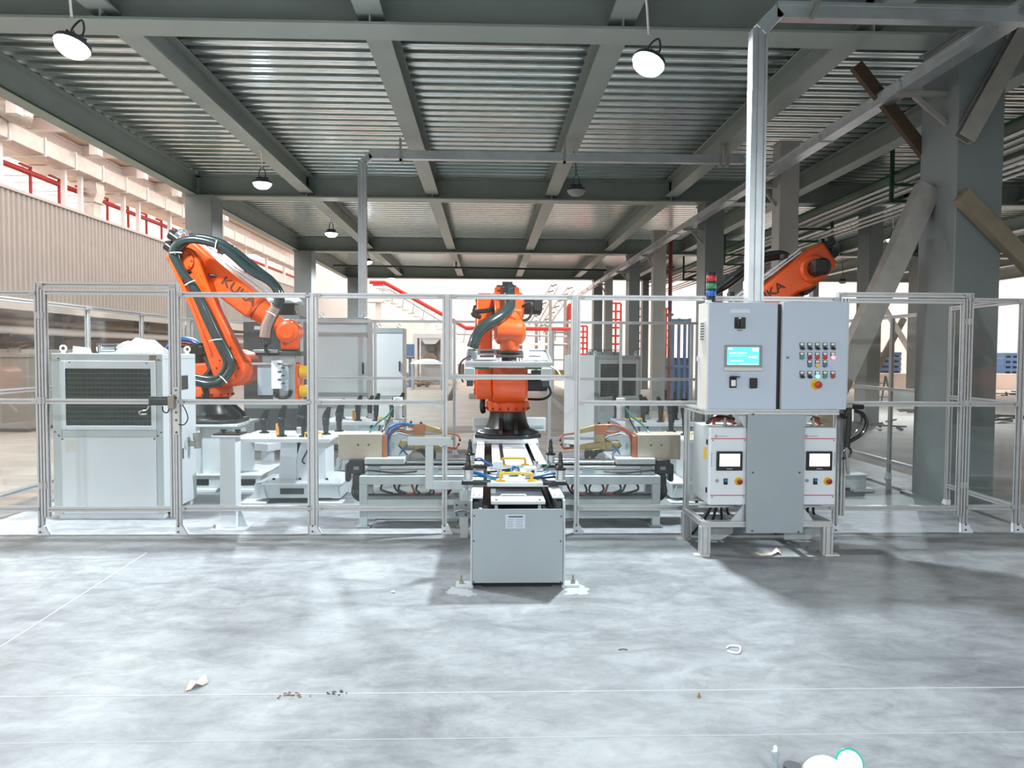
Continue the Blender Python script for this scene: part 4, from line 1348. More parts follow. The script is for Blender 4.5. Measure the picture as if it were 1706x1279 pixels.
lp = MB().box(a.x, b.x, TY0 - 0.002, TY0 + 0.001, b.z, a.z).build('rating_plate', 'door_paint', fp)
w_, h_ = b.x - a.x, a.z - b.z
MB().box(a.x + w_ * 0.15, a.x + w_ * 0.88, TY0 - 0.003, TY0 - 0.001, a.z - h_ * 0.2, a.z - h_ * 0.1).build('plate_heading', 'dark_steel', lp)
for k in range(5):
    v = 0.34 + k * 0.13
    for u0, u1 in ((0.08, 0.42), (0.52, 0.9)):
        MB().box(a.x + w_ * u0, a.x + w_ * (u1 - 0.03 * (k % 3)), TY0 - 0.003, TY0 - 0.001, a.z - h_ * (v + 0.04), a.z - h_ * v).build('plate_line', 'bezel', lp)
for s, x0, x1 in ((-1, TX0, TX0 + 0.085), (1, TX1 - 0.085, TX1)):
    xo = x0 if s < 0 else x1
    MB().box(x0, x1, TY0 + 0.09, TY1, ZR - 0.015, ZR).build('rail_cover', 'white_paint', t, bev=0.003)
    MB().box(min(xo, xo - s * 0.012), max(xo, xo - s * 0.012), TY0 + 0.012, TY1, 0.0, ZR - 0.015).build('side_plate', 'light_grey', t)
    xi = x0 + 0.02 if s < 0 else x0 + 0.03
    MB().box(xi, xi + 0.035, TY0 + 0.10, TY1, 0.50, ZR - 0.04).build('guide_rail', 'dark_steel', t)
    for y in [TY0 + 0.14 + 0.75 * k for k in range(8)]:
        for dx in (0.02, 0.06):
            MB().cyl((x0 + dx, y, ZR), (x0 + dx, y, ZR + 0.004), 0.006, n=8).build('screw', 'dark_steel', t)
    xf = TX0 - 0.03 if s < 0 else TX1 + 0.03
    for y in (TY0 + 0.05, 7.0, 9.0):
        ft = MB().box(min(xo, xo + s * 0.085) - 0.02, max(xo, xo + s * 0.085) + 0.02, y - 0.03, y + 0.08, 0, 0.018).build('foot', 'light_grey', t)
        MB().cyl((xo + s * 0.065, y + 0.025, 0.015), (xo + s * 0.065, y + 0.025, 0.035), 0.018, n=6).cyl((xo + s * 0.065, y + 0.025, 0.03), (xo + s * 0.065, y + 0.025, 0.075), 0.008, n=8).build('anchor_bolt', 'valve_metal', ft)
MB().box(TX0 + 0.085, TX1 - 0.085, TY0 + 0.10, TY1, 0.50, 0.515).build('channel_floor', 'black', t)
MB().box(0.05, 0.44, 6.75, TY1, 0.53, 0.60).build('centre_cover', 'white_paint', t, bev=0.004)
MB().box(0.135, 0.172, 6.70, TY1, 0.60, 0.606).build('drive_belt', 'black', t)
a, b = at(817.7, 838, 5.48), at(908.6, 838, 5.48)
fc = MB().box(a.x, b.x, 5.46, 5.98, 0.555, 0.580).build('end_cover', 'white_paint', t, bev=0.004)
for x in (a.x + 0.04, b.x - 0.04):
    MB().cyl((x, 5.5, 0.58), (x, 5.5, 0.586), 0.010, n=10).build('screw', 'dark_steel', fc)
    MB().box(x - 0.012, x + 0.012, 5.5, 5.54, 0.51, 0.556).build('cover_leg', 'light_grey', fc)
MB().tube([(a.x + 0.07, 5.62, 0.582), (a.x + 0.08, 5.62, 0.60), (b.x - 0.14, 5.62, 0.60), (b.x - 0.13, 5.62, 0.582)], 0.005, 6, 1).build('lift_wire', 'gloss_white', fc)
# carriage under the robot
MB().box(-0.16, 0.60, 8.75, 9.85, 0.606, 0.648).build('carriage', 'white_paint', t, bev=0.006)
MB().box(-0.17, -0.125, 8.8, 9.8, 0.42, 0.60).box(0.565, 0.61, 8.8, 9.8, 0.42, 0.60).build('carriage_skirt', 'light_grey', t)
for s, pxa, pxb in ((-1, 788, 818), (1, 878, 909)):
    a, b = at(pxa, 695, 9.75), at(pxb, 718, 9.75)
    bx = MB().box(a.x, b.x, 9.70, 9.80, b.z, a.z).build('cable_guide', 'light_grey', t, bev=0.01)
    MB().box(a.x + 0.03, b.x - 0.03, 9.69, 9.702, b.z + 0.05, b.z + 0.08).build('guide_slot', 'cover_grey', bx)
    MB().box((a.x + b.x) / 2 - 0.04, (a.x + b.x) / 2 + 0.04, 9.72, 9.78, 0.648, b.z + 0.01).build('guide_post', 'light_grey', t)

# ---- clamp tool lying across the track
t = thing('clamp_tool', 'pneumatic clamp tool with four black pins and yellow handles across the track', 'clamp tool', (XC, 6.1, ZR))
zt_ = ZR + 0.004
MB().box(0.0, 0.47, 5.70, 6.62, zt_, zt_ + 0.03).build('base_plate', 'light_grey', t, bev=0.004)
MB().box(TX0 + 0.01, TX1 - 0.01, 5.74, 5.79, zt_ - 0.002, zt_ + 0.012).box(TX0 + 0.01, TX1 - 0.01, 6.55, 6.60, zt_ - 0.002, zt_ + 0.012).build('cross_bar', 'cover_grey', t)
for i_, (px, y, dx) in enumerate(((780, 5.76, -1), (933.5, 5.74, 1), (783, 6.58, -1), (917, 6.60, 1))):
    x = ax(px, y, 790)
    MB().box(min(x + dx * 0.05, XC + dx * 0.20), max(x + dx * 0.05, XC + dx * 0.20), y - 0.05, y + 0.05, zt_ + 0.012, zt_ + 0.035).build('arm', 'black', t, bev=0.004)
    cy_ = MB().cyl((x, y, zt_ + 0.035), (x, y, zt_ + 0.125), 0.036, n=18).box(x - 0.038, x + 0.038, y - 0.038, y + 0.038, zt_ + 0.036, zt_ + 0.052).build('cylinder', 'alu', t, bev=0.003)
    for k in range(4):
        a_ = R(45 + 90 * k)
        MB().cyl((x + 0.041 * math.cos(a_), y + 0.041 * math.sin(a_), zt_ + 0.036), (x + 0.041 * math.cos(a_), y + 0.041 * math.sin(a_), zt_ + 0.124), 0.006, n=6).build('tie_rod', 'steel', cy_)
    MB().cyl((x, y, zt_ + 0.125), (x, y, zt_ + 0.14), 0.043, n=18).build('collar', 'black', t)
    MB().lathe([(0.022, 0.14), (0.021, 0.19), (0.017, 0.195), (0.016, 0.245), (0.010, 0.25), (0.009, 0.262)], (x, y, zt_), 'z', 14).build('pin', 'cast_black', t)
for y, x0, x1, z_ in ((5.78, ax(834, 5.78, 805), ax(886, 5.78, 805), zt_ + 0.03), (6.62, ax(837, 6.6, 776), ax(875, 6.6, 776), zt_ + 0.03)):
    MB().tube([(x0, y, z_), (x0, y, z_ + 0.045), (x0 + 0.02, y, z_ + 0.06), (x1 - 0.02, y, z_ + 0.06), (x1, y, z_ + 0.045), (x1, y, z_)], 0.011, 8, 2).box(x0 - 0.035, x0 + 0.035, y - 0.022, y + 0.022, z_, z_ + 0.01).box(x1 - 0.035, x1 + 0.035, y - 0.022, y + 0.022, z_, z_ + 0.01).build('handle', 'yellow', t)
q = at(829, 781, 6.45)
MB().bc((q.x, 6.4, zt_ + 0.06), (0.085, 0.09, 0.075)).build('valve_box', 'light_grey', t, bev=0.004)
q = at(883, 791, 6.1)
MB().bc((q.x, 6.1, zt_ + 0.06), (0.105, 0.09, 0.07)).build('connector_box', 'white_paint', t, bev=0.01)
for dx in (0.0,):
    MB().cyl((q.x + 0.02, 6.04, zt_ + 0.06), (q.x + 0.02, 6.06, zt_ + 0.06), 0.014, n=12).build('connector', 'black', t)
for x, y in ((0.33, 5.9), (0.44, 6.25), (0.42, 6.45), (0.10, 5.95)):
    MB().cyl((x, y, zt_ + 0.03), (x, y, zt_ + 0.09), 0.022, n=12).bc((x, y, zt_ + 0.045), (0.06, 0.05, 0.02)).build('fitting', 'steel', t, bev=0.003)


def hz(px, py, y):
    return at(px, py - 5, y)


for pts, m_, r in (
        ([(789, 791, 5.8), (803, 794, 5.85), (818, 799, 5.9), (836, 804, 5.95)], 'hose_blue', 0.008),
        ([(789, 794, 5.8), (806, 797, 5.85), (820, 802, 5.85), (838, 806, 5.85)], 'hose_blue', 0.008),
        ([(789, 798, 5.8), (806, 799, 5.85), (822, 803, 5.8), (838, 807, 5.8)], 'hose_green', 0.007),
        ([(791, 770, 6.55), (800, 768, 6.5), (810, 775, 6.45), (820, 779, 6.42)], 'hose_blue', 0.008),
        ([(791, 772, 6.55), (803, 772, 6.5), (812, 778, 6.45), (822, 780, 6.42)], 'black', 0.008),
        ([(812, 791, 6.1), (825, 790, 6.15), (845, 787, 6.2), (855, 786, 6.2)], 'black', 0.009),
        ([(812, 793, 6.1), (826, 796, 6.1), (845, 790, 6.1), (852, 788, 6.1)], 'black', 0.009),
        ([(848, 798, 6.0), (856, 799, 6.0), (863, 794, 6.05), (864, 786, 6.1), (858, 782, 6.1), (852, 786, 6.1), (855, 793, 6.05), (862, 798, 6.0)], 'hose_blue', 0.011),
        ([(850, 790, 6.1), (857, 786, 6.1), (862, 791, 6.05), (856, 796, 6.0), (850, 794, 6.05)], 'hose_clear', 0.010),
        ([(864, 785, 6.15), (868, 793, 6.1), (872, 797, 6.05)], 'black', 0.012),
        ([(888, 800, 5.85), (900, 798, 5.85), (912, 795, 5.8), (926, 793, 5.78)], 'hose_blue', 0.009),
        ([(886, 802, 5.85), (902, 801, 5.82), (926, 799, 5.78)], 'black', 0.009),
        ([(888, 803, 5.85), (900, 801, 5.85), (912, 806, 5.8), (924, 808, 5.78)], 'hose_green', 0.008),
        ([(912, 772, 6.6), (916, 778, 6.5), (908, 784, 6.4), (900, 785, 6.35)], 'hose_green', 0.008)):
    MB().tube([hz(*p) for p in pts], r, 6).build('air_hose', m_, t)

# ---- bracket with raised arm left of the track
yb = 6.70
t = thing('support_bracket', 'grey welded bracket with raised arm left of the track', 'bracket', (ax(772, 7.1), yb, 0))


def bx(t, name, m, px0, py0, px1, py1, y0, y1, bev=0.004):
    a, b = at(px0, py0, y0), at(px1, py1, y0)
    return MB().box(a.x, b.x, y0, y1, b.z, a.z).build(name, m, t, bev=bev)


bx(t, 'raised_arm', 'light_grey', 679, 728.5, 751, 742, yb, yb + 0.07)
bx(t, 'riser', 'light_grey', 708.5, 742, 721.5, 815, yb + 0.002, yb + 0.068)
bx(t, 'lower_arm', 'light_grey', 721, 802.5, 772, 815.5, yb, yb + 0.07)
a, b = at(767, 816, yb), at(780, 816, yb)
MB().box(a.x, b.x, yb + 0.0, yb + 0.07, 0.0, a.z).build('post', 'light_grey', t, bev=0.004)
pl = bx(t, 'mounting_plate', 'cover_grey', 756, 835, 784, 861, yb - 0.012, yb)
for px, py in ((761, 841), (776, 841), (761, 857), (776, 857)):
    q = at(px, py, yb - 0.012)
    MB().cyl((q.x, yb - 0.026, q.z), (q.x, yb - 0.01, q.z), 0.010, n=6).build('bolt', 'dark_steel', pl)
MB().tube([at(758, 852, yb - 0.04), at(770, 849, yb - 0.05), at(781, 852, yb - 0.05), at(787, 858, yb - 0.05)], 0.012, 8).build('air_line', 'steel', t)


# ---- spot welding guns and their stands
def gun(s, side):
    def X(u):
        return XC + s * u
    Y = 7.4
    k = 7.4 / 1250.0

    def U(px):               # measured on the right gun
        return (px - 850) * k

    def P(px, py, y=Y):
        return V((X(U(px)), y, az(py, Y, 1000)))
    st = thing('gun_stand', '%s grey steel gun stand with linear slide' % side, 'stand', (X(0.8), 7.3, 0), 'welding gun stands')
    y0, y1 = 7.12, 7.52
    zt = az(793, 7.12, 1000)

    def bar(name, u0, u1, ya, yb_, z0, z1, m='light_grey', par=None, bev=0.005):
        xa, xb = sorted((X(u0), X(u1)))
        return MB().box(xa, xb, ya, yb_, z0, z1).build(name, m, par or st, bev=bev)
    for y in (y0, y1 - 0.075):
        bar('leg', 1.365, 1.44, y, y + 0.075, 0.012, zt - 0.08)
        bar('leg', 0.42, 0.495, y, y + 0.075, 0.012, zt - 0.08)
        bar('top_rail', 0.42, 1.44, y, y + 0.075, zt - 0.08, zt)
        bar('lower_rail', 0.495, 1.365, y, y + 0.075, 0.085, 0.16)
        bar('middle_rail', 0.495, 1.365, y, y + 0.075, 0.215, 0.27)
    for u in (0.42, 1.365):
        bar('side_rail', u, u + 0.075, y0 + 0.075, y1 - 0.075, zt - 0.08, zt)
        for y in (y0, y1 - 0.075):
            bar('foot_plate', u - 0.03, u + 0.10, y - 0.02, y + 0.1, 0, 0.014, 'cover_grey')
    # slide
    zs = zt + 0.001
    sl = bar('slide_body', 0.36, 1.40, 7.2, 7.42, zs, zs + 0.085, 'alu')
    bar('slide_slot', 0.37, 1.39, 7.19, 7.201, zs + 0.05, zs + 0.056, 'dark_steel', sl, 0)
    bar('slide_belt', 0.36, 1.40, 7.22, 7.40, zs + 0.085, zs + 0.105, 'black', sl)
    for u in (0.70, 1.26):
        bar('slide_clamp', u, u + 0.11, 7.175, 7.2, zs - 0.003, zs + 0.082, 'cover_grey', sl)
    for y in (7.22, 7.39):
        MB().cyl((X(0.36), y, zs + 0.118), (X(1.0), y, zs + 0.118), 0.014, n=10).build('guide_rod', 'steel', sl)
    # motor and cables
    mo = bar('motor', 1.415, 1.56, 7.22, 7.38, zs + 0.0, zs + 0.145, 'black', None, 0.012)
    bar('motor_tail', 1.55, 1.60, 7.24, 7.36, zs - 0.08, zs + 0.10, 'cast_black', mo, 0.02)
    bar('motor_label', 1.46, 1.51, 7.217, 7.221, zs + 0.045, zs + 0.075, 'bezel', mo, 0)
    bar('gearbox', 1.44, 1.53, 7.24, 7.36, zs - 0.16, zs, 'black', mo, 0.02)
    for i in range(5):
        u = 1.44 + 0.02 * i
        MB().tube([(X(u), 7.28 + 0.02 * i, zs - 0.05), (X(u + 0.01), 7.26, zs - 0.2), (X(u - 0.03 - 0.02 * i), 7.27, zs - 0.30), (X(u - 0.08 - 0.02 * i), 7.32, zs - 0.36)], 0.010, 6).build('motor_cable', 'black', st)
    MB().tube([(X(1.40), 7.18, zs + 0.02), (X(1.36), 7.17, zs + 0.045), (X(1.1), 7.175, zs + 0.02), (X(0.9), 7.18, zs + 0.035)], 0.008, 6).build('sensor_cable', 'black', st)
    for i in range(9):
        u = 0.55 + 0.085 * i
        MB().tube([(X(u), 7.3, zt - 0.08), (X(u + 0.03 * (-1) ** i), 7.3, zt - 0.16), (X(u + 0.08 - 0.02 * i), 7.32, 0.285), (X(u + 0.2), 7.33, 0.275)], 0.011, 6).build('hanging_cable', ('black', 'hose_red', 'black', 'rubber')[i % 4], st)
    # the gun itself
    g = thing('welding_gun', '%s spot welding gun with beige transformer box and copper electrodes' % side, 'welding gun', (X(1.1), Y, zs + 0.13), 'spot welding guns')
    zp = zs + 0.106

    def gb(name, u0, u1, ya, yb_, z0, z1, m, bev=0.006):
        xa, xb = sorted((X(u0), X(u1)))
        return MB().box(xa, xb, ya, yb_, z0, z1).build(name, m, g, bev=bev)
    gb('carriage_plate', 1.02, 1.40, 7.17, 7.45, zp, zp + 0.055, 'light_grey')
    b0, b1 = az(765, 7.28, 1000), az(723.5, 7.28, 1000)
    gb('box_foot', 1.20, 1.42, 7.25, 7.45, zp + 0.055, b0 + 0.005, 'cover_grey')
    bxo = gb('transformer_box', 1.245, 1.665, 7.26, 7.56, b0, b1, 'gun_box', 0.004)
    gb('box_flange', 1.195, 1.243, 7.27, 7.55, b0 + 0.01, b1 - 0.01, 'copper', 0.004)
    for u in (1.372, 1.475):
        MB().cyl((X(u), 7.254, (b0 + b1) / 2 + 0.02), (X(u), 7.262, (b0 + b1) / 2 + 0.02), 0.010, n=10).build('screw', 'dark_steel', bxo)
    # yoke plate
    yk = [(1.01, zp + 0.055), (1.19, zp + 0.055), (1.19, b1 - 0.03), (1.10, b1 + 0.0), (0.98, b1 - 0.03), (0.95, b1 - 0.06), (1.07, b1 - 0.06), (1.10, b1 - 0.12)]
    MB().prism([(X(u), z) for u, z in yk], 7.44, 7.46).build('yoke_plate', 'light_grey', g, bev=0.004)
    MB().prism([(X(u), z) for u, z in yk], 7.34, 7.36).build('yoke_plate', 'light_grey', g, bev=0.004)

    def arm(name, pts, w_, m):
        mb = MB()
        for (pa, ha), (pb, hb) in zip(pts[:-1], pts[1:]):
            A, B = P(*pa), P(*pb)
            n = V((-(B - A).z, 0, (B - A).x)).normalized()
            mb.prism([((A + n * ha).x, (A + n * ha).z), ((B + n * hb).x, (B + n * hb).z), ((B - n * hb).x, (B - n * hb).z), ((A - n * ha).x, (A - n * ha).z)], Y - w_ / 2, Y + w_ / 2)
        return mb.build(name, m, g, bev=0.006)
    arm('upper_arm', [((1020, 709), 0.020), ((992, 712), 0.030), ((966, 718), 0.022)], 0.07, 'bronze')
    gb('pivot_block', U(992), U(1012), Y - 0.05, Y + 0.05, az(722, Y), az(706, Y), 'copper', 0.004)
    gb('pivot_link', U(993), U(1008), Y - 0.035, Y + 0.035, az(736, Y), az(720, Y), 'bronze', 0.006)
    arm('lower_arm', [((1036, 739), 0.022), ((1010, 741), 0.036), ((976, 744), 0.028), ((964, 745), 0.014)], 0.07, 'bronze')
    MB().cyl(P(1004, 744, Y - 0.05), P(1004, 744, Y + 0.05), 0.022, n=14).build('pivot_pin', 'bronze', g)
    MB().tube([P(1000, 703.5), P(997, 707)], 0.012, 8, 1).tube([P(1015, 702), P(1016, 706)], 0.012, 8, 1).build('stop_screw', 'black', g)
    MB().tube([P(968, 719), P(955, 722), P(941, 724), P(936, 727), P(934, 733)], 0.010, 8).build('upper_electrode', 'copper', g)
    MB().tube([P(966, 745), P(952, 746), P(941, 747), P(938, 744), P(936, 740.5)], 0.010, 8).build('lower_electrode', 'copper', g)
    MB().cyl(P(934, 731.5), P(934, 735), 0.011, n=8).cyl(P(936, 738.5), P(936, 742), 0.011, n=8).build('electrode_tips', 'cast_black', g)
    MB().prism([(P(px, py).x, P(px, py).z) for px, py in ((974, 748), (998, 746), (1008, 748), (996, 754), (990, 762), (974, 762), (973, 755))], Y - 0.08, Y - 0.05).build('balance_bracket', 'cast_black', g, bev=0.006)
    MB().cyl(P(988, 748, Y - 0.085), P(988, 748, Y - 0.079), 0.010, n=8).cyl(P(982, 760, Y - 0.085), P(982, 760, Y - 0.079), 0.010, n=8).build('bracket_bolt', 'yellow', g)
    MB().tube([P(1012, 709, Y - 0.03), P(1024, 708, Y - 0.04), P(1040, 713, Y - 0.05), P(1050, 722, Y - 0.05), P(1053, 732, Y - 0.04)], 0.012, 8).build('power_cable', 'hose_red', g)
    MB().tube([P(1006, 717, Y - 0.04), P(1020, 719, Y - 0.05), P(1036, 715, Y - 0.05), P(1048, 723, Y - 0.06), P(1052, 738, Y - 0.05)], 0.012, 8).build('power_cable', 'copper', g)
    MB().tube([P(1020, 740, Y - 0.05), P(1028, 748, Y - 0.06), P(1034, 757, Y - 0.05)], 0.010, 8).build('power_cable', 'hose_blue', g)
    MB().tube([P(1009, 733, Y), P(1022, 729, Y), P(1034, 731, Y), P(1040, 742, Y), P(1036, 752, Y)], 0.014, 8).build('shunt_strap', 'copper', g)
    for px, py in ((1044, 740), (1044, 746), (1054, 730), (1054, 738)):
        q = P(px, py, Y - 0.06)
        MB().bc(q, (0.02, 0.03, 0.02)).build('terminal', 'steel', g)
    if s < 0:
        MB().tube([P(1054, 752, Y - 0.09), P(1056, 735, Y - 0.09), P(1052, 716, Y - 0.09), P(1042, 708, Y - 0.08), P(1026, 705, Y - 0.06), P(1010, 708, Y - 0.05)], 0.012, 8).build('water_hose', 'hose_blue', g)
        MB().tube([P(1050, 752, Y - 0.08), P(1051, 735, Y - 0.08), P(1046, 718, Y - 0.08), P(1034, 710, Y - 0.08)], 0.012, 8).build('water_hose', 'hose_blue', g)
    # cylinder behind the arms
    MB().cyl((X(U(1040)), Y + 0.16, az(702, Y)), (X(U(1040)), Y + 0.16, az(678, Y)), 0.042, n=16).bc((X(U(1040)), Y + 0.16, az(700, Y)), (0.12, 0.09, 0.014)).build('gun_cylinder', 'alu', g)
    MB().cyl((X(U(1040)), Y + 0.16, az(678, Y)), (X(U(1040)), Y + 0.16, az(664, Y)), 0.048, n=16).build('cylinder_cap', 'white_paint', g)
    MB().box(*sorted((X(U(1048)), X(U(1062)))), Y + 0.11, Y + 0.15, az(736, Y), az(700, Y)).build('cylinder_bracket', 'light_grey', g)
    MB().tube([P(1048, 682, Y + 0.12), P(1056, 694, Y + 0.1), P(1070, 704, Y + 0.08), P(1082, 716, Y + 0.06), P(1084, 722, Y + 0.02)], 0.010, 6).build('air_hose', 'hose_green', g)
    MB().tube([P(1047, 684, Y + 0.12), P(1054, 700, Y + 0.1), P(1062, 716, Y + 0.06), P(1064, 722, Y + 0.02)], 0.009, 6).build('air_hose', 'hose_dark', g)


gun(-1, 'left')
gun(1, 'right')


# ---- welding fixture tables
def fixture(label):
    """built left of the centre, mirrored by X about XC for the right side"""
    t = thing('fixture_table', label, 'fixture table', (-2.12, 8.6, 0), 'welding fixture tables')
    x0, x1 = -2.62, -1.62
    pl = MB().prism([(x0, 0.06), (x1, 0.06), (x1 - 0.0, 0.215), (x0 + 0.17, 0.215)], 8.30, 8.33).build('front_plate', 'light_grey', t, bev=0.004)
    MB().box(-2.28, -2.02, 8.296, 8.301, 0.10, 0.165).build('fork_slot', 'cast_black', pl)
    MB().box(x0 + 0.05, x1, 8.33, 9.05, 0.05, 0.205).build('platform_frame', 'light_grey', t)
    MB().box(x0 + 0.14, x1 + 0.02, 8.29, 9.1, 0.205, 0.225).build('platform_top', 'white_paint', t, bev=0.004)
    for x in (x0 + 0.05, x1 - 0.12):
        for y in (8.30, 8.95):
            MB().box(x - 0.13, x + 0.15, y - 0.06, y + 0.12, 0, 0.022).build('foot_pad', 'white_paint', t, bev=0.008)
    for x in (x0 + 0.14, x1 - 0.06):
        MB().prism([(x - 0.02, 0.06), (x + 0.06, 0.06), (x + 0.02, 0.20)], 8.26, 8.275).build('gusset', 'light_grey', t)
    MB().prism([(-2.33, 0.225), (-2.13, 0.225), (-2.13, 0.48), (-2.06, 0.70), (-2.30, 0.70)], 8.42, 8.455).build('column_web', 'white_paint', t, bev=0.004)
    MB().box(-2.13, -1.80, 8.42, 8.85, 0.225, 0.70).build('column_box', 'white_paint', t, bev=0.008)
    MB().box(-2.42, -1.76, 8.38, 8.90, 0.222, 0.24).build('column_flange', 'white_paint', t)
    for x in (-2.38, -2.09, -1.79):
        MB().cyl((x, 8.41, 0.24), (x, 8.41, 0.26), 0.016, n=6).build('bolt', 'black', t)
    MB().box(-2.74, -1.70, 8.15, 9.05, 0.70, 0.728).build('table_top', 'white_paint', t, bev=0.004)
    MB().box(-2.74, -1.70, 8.148, 8.152, 0.69, 0.728).build('table_edge', 'light_grey', t)
    # clamps
    for i, (x, y, h) in enumerate(((-2.58, 8.75, 0.26), (-2.28, 8.38, 0.33), (-2.20, 8.9, 0.30), (-2.03, 8.36, 0.36), (-1.84, 8.6, 0.30), (-1.76, 8.95, 0.34))):
        c = MB().cyl((x, y, 0.728), (x, y, 0.745), 0.055, n=16).build('clamp', 'cast_black', t)
        MB().cyl((x, y, 0.745), (x, y, 0.745 + h * 0.55), 0.03, 0.036, n=12).box(x - 0.035, x + 0.035, y - 0.03, y + 0.03, 0.745 + h * 0.30, 0.745 + h * 0.6).build('clamp_body', 'cast_black', c, bev=0.006)
        MB().prism([(x - 0.045, 0.745 + h * 0.55), (x + 0.04, 0.745 + h * 0.55), (x + 0.06, 0.745 + h), (x + 0.02, 0.745 + h * 1.02), (x - 0.02, 0.745 + h * 0.8)], y - 0.02, y + 0.02).build('clamp_jaw', 'black', c, bev=0.005)
    MB().tube([(-1.98, 8.2, 0.728), (-1.98, 8.2, 0.79), (-1.80, 8.2, 0.79), (-1.80, 8.2, 0.728)], 0.010, 8, 1).build('handle', 'yellow', t)
    MB().box(-2.38, -2.33, 8.5, 8.55, 0.728, 0.86).build('locator_block', 'wood_crate', t)
    MB().box(-2.20, -2.08, 8.7, 8.8, 0.728, 0.80).build('sensor_block', 'steel', t, bev=0.006)
    MB().tube([(-1.98, 8.41, 0.69), (-2.0, 8.40, 0.58), (-2.06, 8.40, 0.46), (-2.03, 8.40, 0.42)], 0.008, 6).build('cable', 'black', t)
    return t


f1 = fixture('front left welding fixture table with black clamps on a white pedestal')
f2 = dup(f1, 'rear left welding fixture table with black clamps', (-1.62, 10.6, 0))
f3 = dup(f1, 'front right welding fixture table half hidden by the control station', (2 * XC + 2.12, 8.6, 0))
f3.scale = (-1, 1, 1)
f4 = dup(f1, 'rear right welding fixture table with black clamps', (2 * XC + 1.78, 10.5, 0))
f4.scale = (-1, 1, 1)

# ---- post with two black knobs
y0 = 7.05
t = thing('calibration_post', 'slim white post with two black knobs behind the left fence panel', 'post', (ax(379, y0, 800), y0, 0))
xa, xb = ax(366, y0, 800), ax(393, y0, 800)
zt_ = az(728, y0, 380)
MB().box(xa, xb, y0, y0 + 0.15, 0.015, zt_).build('column', 'white_paint', t, bev=0.006)
MB().box(xa - 0.07, xb + 0.09, y0 - 0.06, y0 + 0.22, 0, 0.016).build('base_plate', 'white_paint', t)
MB().prism([(xb, 0.016), (xb + 0.085, 0.016), (xb + 0.07, 0.05), (xb + 0.01, 0.20), (xb, 0.20)], y0 + 0.06, y0 + 0.075).build('gusset', 'light_grey', t)
MB().box(xa - 0.055, xb + 0.055, y0 - 0.05, y0 + 0.2, zt_, zt_ + 0.018).build('head_plate', 'white_paint', t, bev=0.003)
MB().box(xa - 0.045, xb + 0.05, y0 - 0.04, y0 + 0.19, zt_ + 0.018, zt_ + 0.034).build('rubber_pad', 'black', t)
for px in (369, 393):
    x = ax(px, y0, 715)
    MB().cyl((x, y0 + 0.05, zt_ + 0.034), (x, y0 + 0.05, zt_ + 0.052), 0.012, n=10).cyl((x, y0 + 0.05, zt_ + 0.052), (x, y0 + 0.05, zt_ + 0.068), 0.028, n=14).build('knob', 'black', t)
MB().cyl((xa - 0.045, y0 - 0.02, 0.012), (xa - 0.045, y0 - 0.02, 0.05), 0.014, n=6).build('anchor_bolt', 'valve_metal', t)
# ================================================================== robots
def capsule(p, rp, q, rq, n=10, waist=None):
    p, q = V((p[0], p[1])), V((q[0], q[1]))
    d = (q - p).normalized()
    a0 = math.atan2(d.y, d.x)
    pts = [(p.x + rp * math.cos(a0 + math.pi / 2 + math.pi * i / n), p.y + rp * math.sin(a0 + math.pi / 2 + math.pi * i / n)) for i in range(n + 1)]
    if waist:
        m = (p + q) / 2
        nn = V((d.y, -d.x))
        pts.append(tuple(m + nn * waist))
    pts += [(q.x + rq * math.cos(a0 - math.pi / 2 + math.pi * i / n), q.y + rq * math.sin(a0 - math.pi / 2 + math.pi * i / n)) for i in range(n + 1)]
    if waist:
        pts.append(tuple(m - nn * waist))
    return pts


